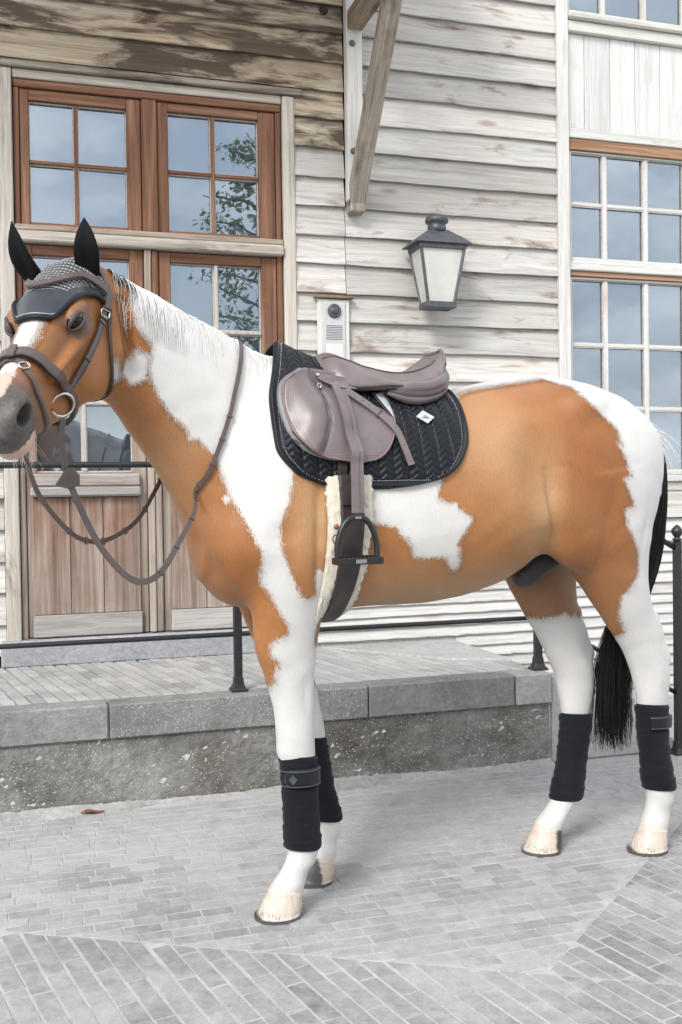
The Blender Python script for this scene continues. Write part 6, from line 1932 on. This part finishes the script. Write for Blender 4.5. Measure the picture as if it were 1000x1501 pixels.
# padded noseband
NBP = [(.360, -.058, -.150), (.385, -.062, -.100), (.402, -.053, -.050), (.412, -.036, -.016), (.420, -.016, -.005), (.422, .003, -.004), (.415, .020, -.006), (.410, .038, -.018), (.401, .053, -.047), (.388, .064, -.088), (.350, .060, -.145), (.318, .050, -.200), (.315, .030, -.24), (.318, 0, -.255), (.318, -.030, -.235), (.335, -.052, -.190), (.360, -.058, -.150)]
P, N = hline(NBP, .008, 5)
wd = np.interp(np.linspace(0, 1, len(P)), [0, .10, .18, .45, .58, .68, 1], [.020, .023, .031, .031, .029, .021, .020])
nb_ = ribbon(P, N, wd, .008, 'noseband', M_BRIDLE, bri)
ribbon(P + HU * .0148 + N * .001, N, .006, .006, 'noseband_lining', M_STRAP, nb_)
# flash strap
FLP = [(.445, -.030, -.018), (.440, -.010, -.007), (.440, .008, -.007), (.452, .023, -.011), (.468, .040, -.026), (.474, .051, -.046), (.480, .054, -.070), (.475, .052, -.106), (.467, .046, -.150), (.450, .030, -.188), (.445, 0, -.20)]
P, N = hline(FLP, .005)
fs = ribbon(P, N, .0135, .0035, 'flash_strap', M_BRIDLE, bri)
t = MB(); c = P[20] + N[20] * .006; T = P[21] - P[19]; T /= np.linalg.norm(T); B = np.cross(T, N[20])
t.tube(catmull([c + B * a + T * b for a, b in ((-.011, -.008), (.011, -.008), (.011, .008), (-.011, .008), (-.011, -.008))], 3), .002, 6); t.build('buckle', M_STEEL, fs)
P, N = hline([(.405, .0, -.004), (.425, .0, -.006), (.446, .001, -.007)], .018, 4)
ribbon(P, N, .020, .004, 'flash_loop', M_BRIDLE, fs)
# bit rings
RING = {}
for s in (1, -1):
    c0 = np.array(BVH.find_nearest(Vector(hd(.392, .060 * s, -.172)))[0]) + HV * s * .016
    ua = HU * .62 - HV * s * .62 * s + HW * .1; ua = ua / np.linalg.norm(ua); wb = HW - ua * (HW @ ua); wb /= np.linalg.norm(wb)
    t = MB(); t.tube([c0 + (ua * math.cos(a) + wb * math.sin(a)) * .030 for a in np.linspace(0, 2 * PI, 30)], .0034, 8)
    br = t.build('bit_ring', M_STEEL, bri)
    t = MB(); t.tube([c0 + ua * .032, np.array(hd(.455, .030 * s, -.135)), np.array(hd(.455, 0, -.135))], .007, 8); t.build('mouthpiece', M_STEEL, br)
    RING[s] = c0
# reins
r0 = RING[1]
surfpts = []
for (x, y, z) in ((.354, .30, 1.245), (.323, .30, 1.301), (.293, .30, 1.378), (.266, .30, 1.454), (.247, .30, 1.522), (.228, .26, 1.59)):
    q, n = side_pt(x, z); surfpts.append(tuple(np.array(q) + np.array(n) * .010))
RN = [tuple(r0 - np.array([0, 0, .034])), (.750, .348, 1.385), (.745, .347, 1.345), (.738, .345, 1.295), (.721, .345, 1.244), (.669, .340, 1.128), (.610, .330, 1.048), (.557, .320, 1.014), (.500, .300, 1.033), (.444, .275, 1.110), (.392, .240, 1.193)] + surfpts + [(.21, .045, 1.683), (.21, -.03, 1.692), (.225, -.15, 1.60)]
RP = catmull(RN, 7)
Tn = np.gradient(RP, axis=0); Nn = np.cross(Tn, np.cross(np.array([-.25, 1, .1]), Tn)); Nn /= np.linalg.norm(Nn, axis=1)[:, None] + 1e-9
for i, p in enumerate(RP):
    q = BVH.find_nearest(Vector(p))
    if (Vector(p) - q[0]).length < .03 and i > 50:
        Nn[i] = np.array(q[1]); RP[i] = np.array(q[0] + q[1] * .008)
rein = ribbon(RP, Nn, np.interp(np.arange(len(RP)), [0, 60, 70, 130], [.017, .017, .0135, .0135]), .003, 'rein', M_BRIDLE, bri)
for i in range(56, 104, 6):
    c, n = RP[i] + Nn[i] * .003, Nn[i]; T = RP[i + 1] - RP[i - 1]; T /= np.linalg.norm(T); B = np.cross(T, n)
    Mk = Matrix(((B[0], T[0], n[0], c[0]), (B[1], T[1], n[1], c[1]), (B[2], T[2], n[2], c[2]), (0, 0, 0, 1)))
    t = MB(); t.box(-.0090, .0090, -.003, .003, -.004, .0035, Mk); t.build('rein_stop', M_BRIDLE, rein, bevel=.001)
# leather stop low on the near rein
c = RP[22]; t = MB()
prof = [(-.026, -.020), (-.030, -.026), (.006, -.036), (.030, -.026), (.030, .000), (.012, .018), (-.004, .014)]
Vt = [c + np.array([-a, .012, b]) for a, b in prof]; Vb = [c + np.array([-a, -.006, b]) for a, b in prof]
k = len(prof); t.add(Vt + Vb, [tuple(range(k)), tuple(reversed(range(k, 2 * k)))] + [(i, k + i, k + (i + 1) % k, (i + 1) % k) for i in range(k)])
t.build('martingale_stop', M_BRIDLE, rein, bevel=.003, seg=2)
r1 = RING[-1]
RO = [tuple(r1 - np.array([0, 0, .034])), (.832, .285, 1.37), (.821, .270, 1.309), (.791, .250, 1.232), (.719, .200, 1.146), (.661, .150, 1.115), (.596, .080, 1.116), (.506, -.01, 1.160), (.43, -.10, 1.25), (.36, -.165, 1.36), (.28, -.16, 1.47), (.235, -.15, 1.59)]
RP2 = catmull(RO, 7); Tn = np.gradient(RP2, axis=0); Nn2 = np.cross(Tn, np.cross(np.array([-.25, 1, .1]), Tn)); Nn2 /= np.linalg.norm(Nn2, axis=1)[:, None] + 1e-9
rein2 = ribbon(RP2, Nn2, .0135, .003, 'rein', M_BRIDLE, bri)
for i in range(28, 62, 6):
    c, n = RP2[i], Nn2[i]; T = RP2[i + 1] - RP2[i - 1]; T /= np.linalg.norm(T); B = np.cross(T, n)
    Mk = Matrix(((B[0], T[0], n[0], c[0]), (B[1], T[1], n[1], c[1]), (B[2], T[2], n[2], c[2]), (0, 0, 0, 1)))
    t = MB(); t.box(-.0105, .0105, -.003, .003, -.003, .006, Mk); t.build('rein_stop', M_BRIDLE, rein2, bevel=.001)
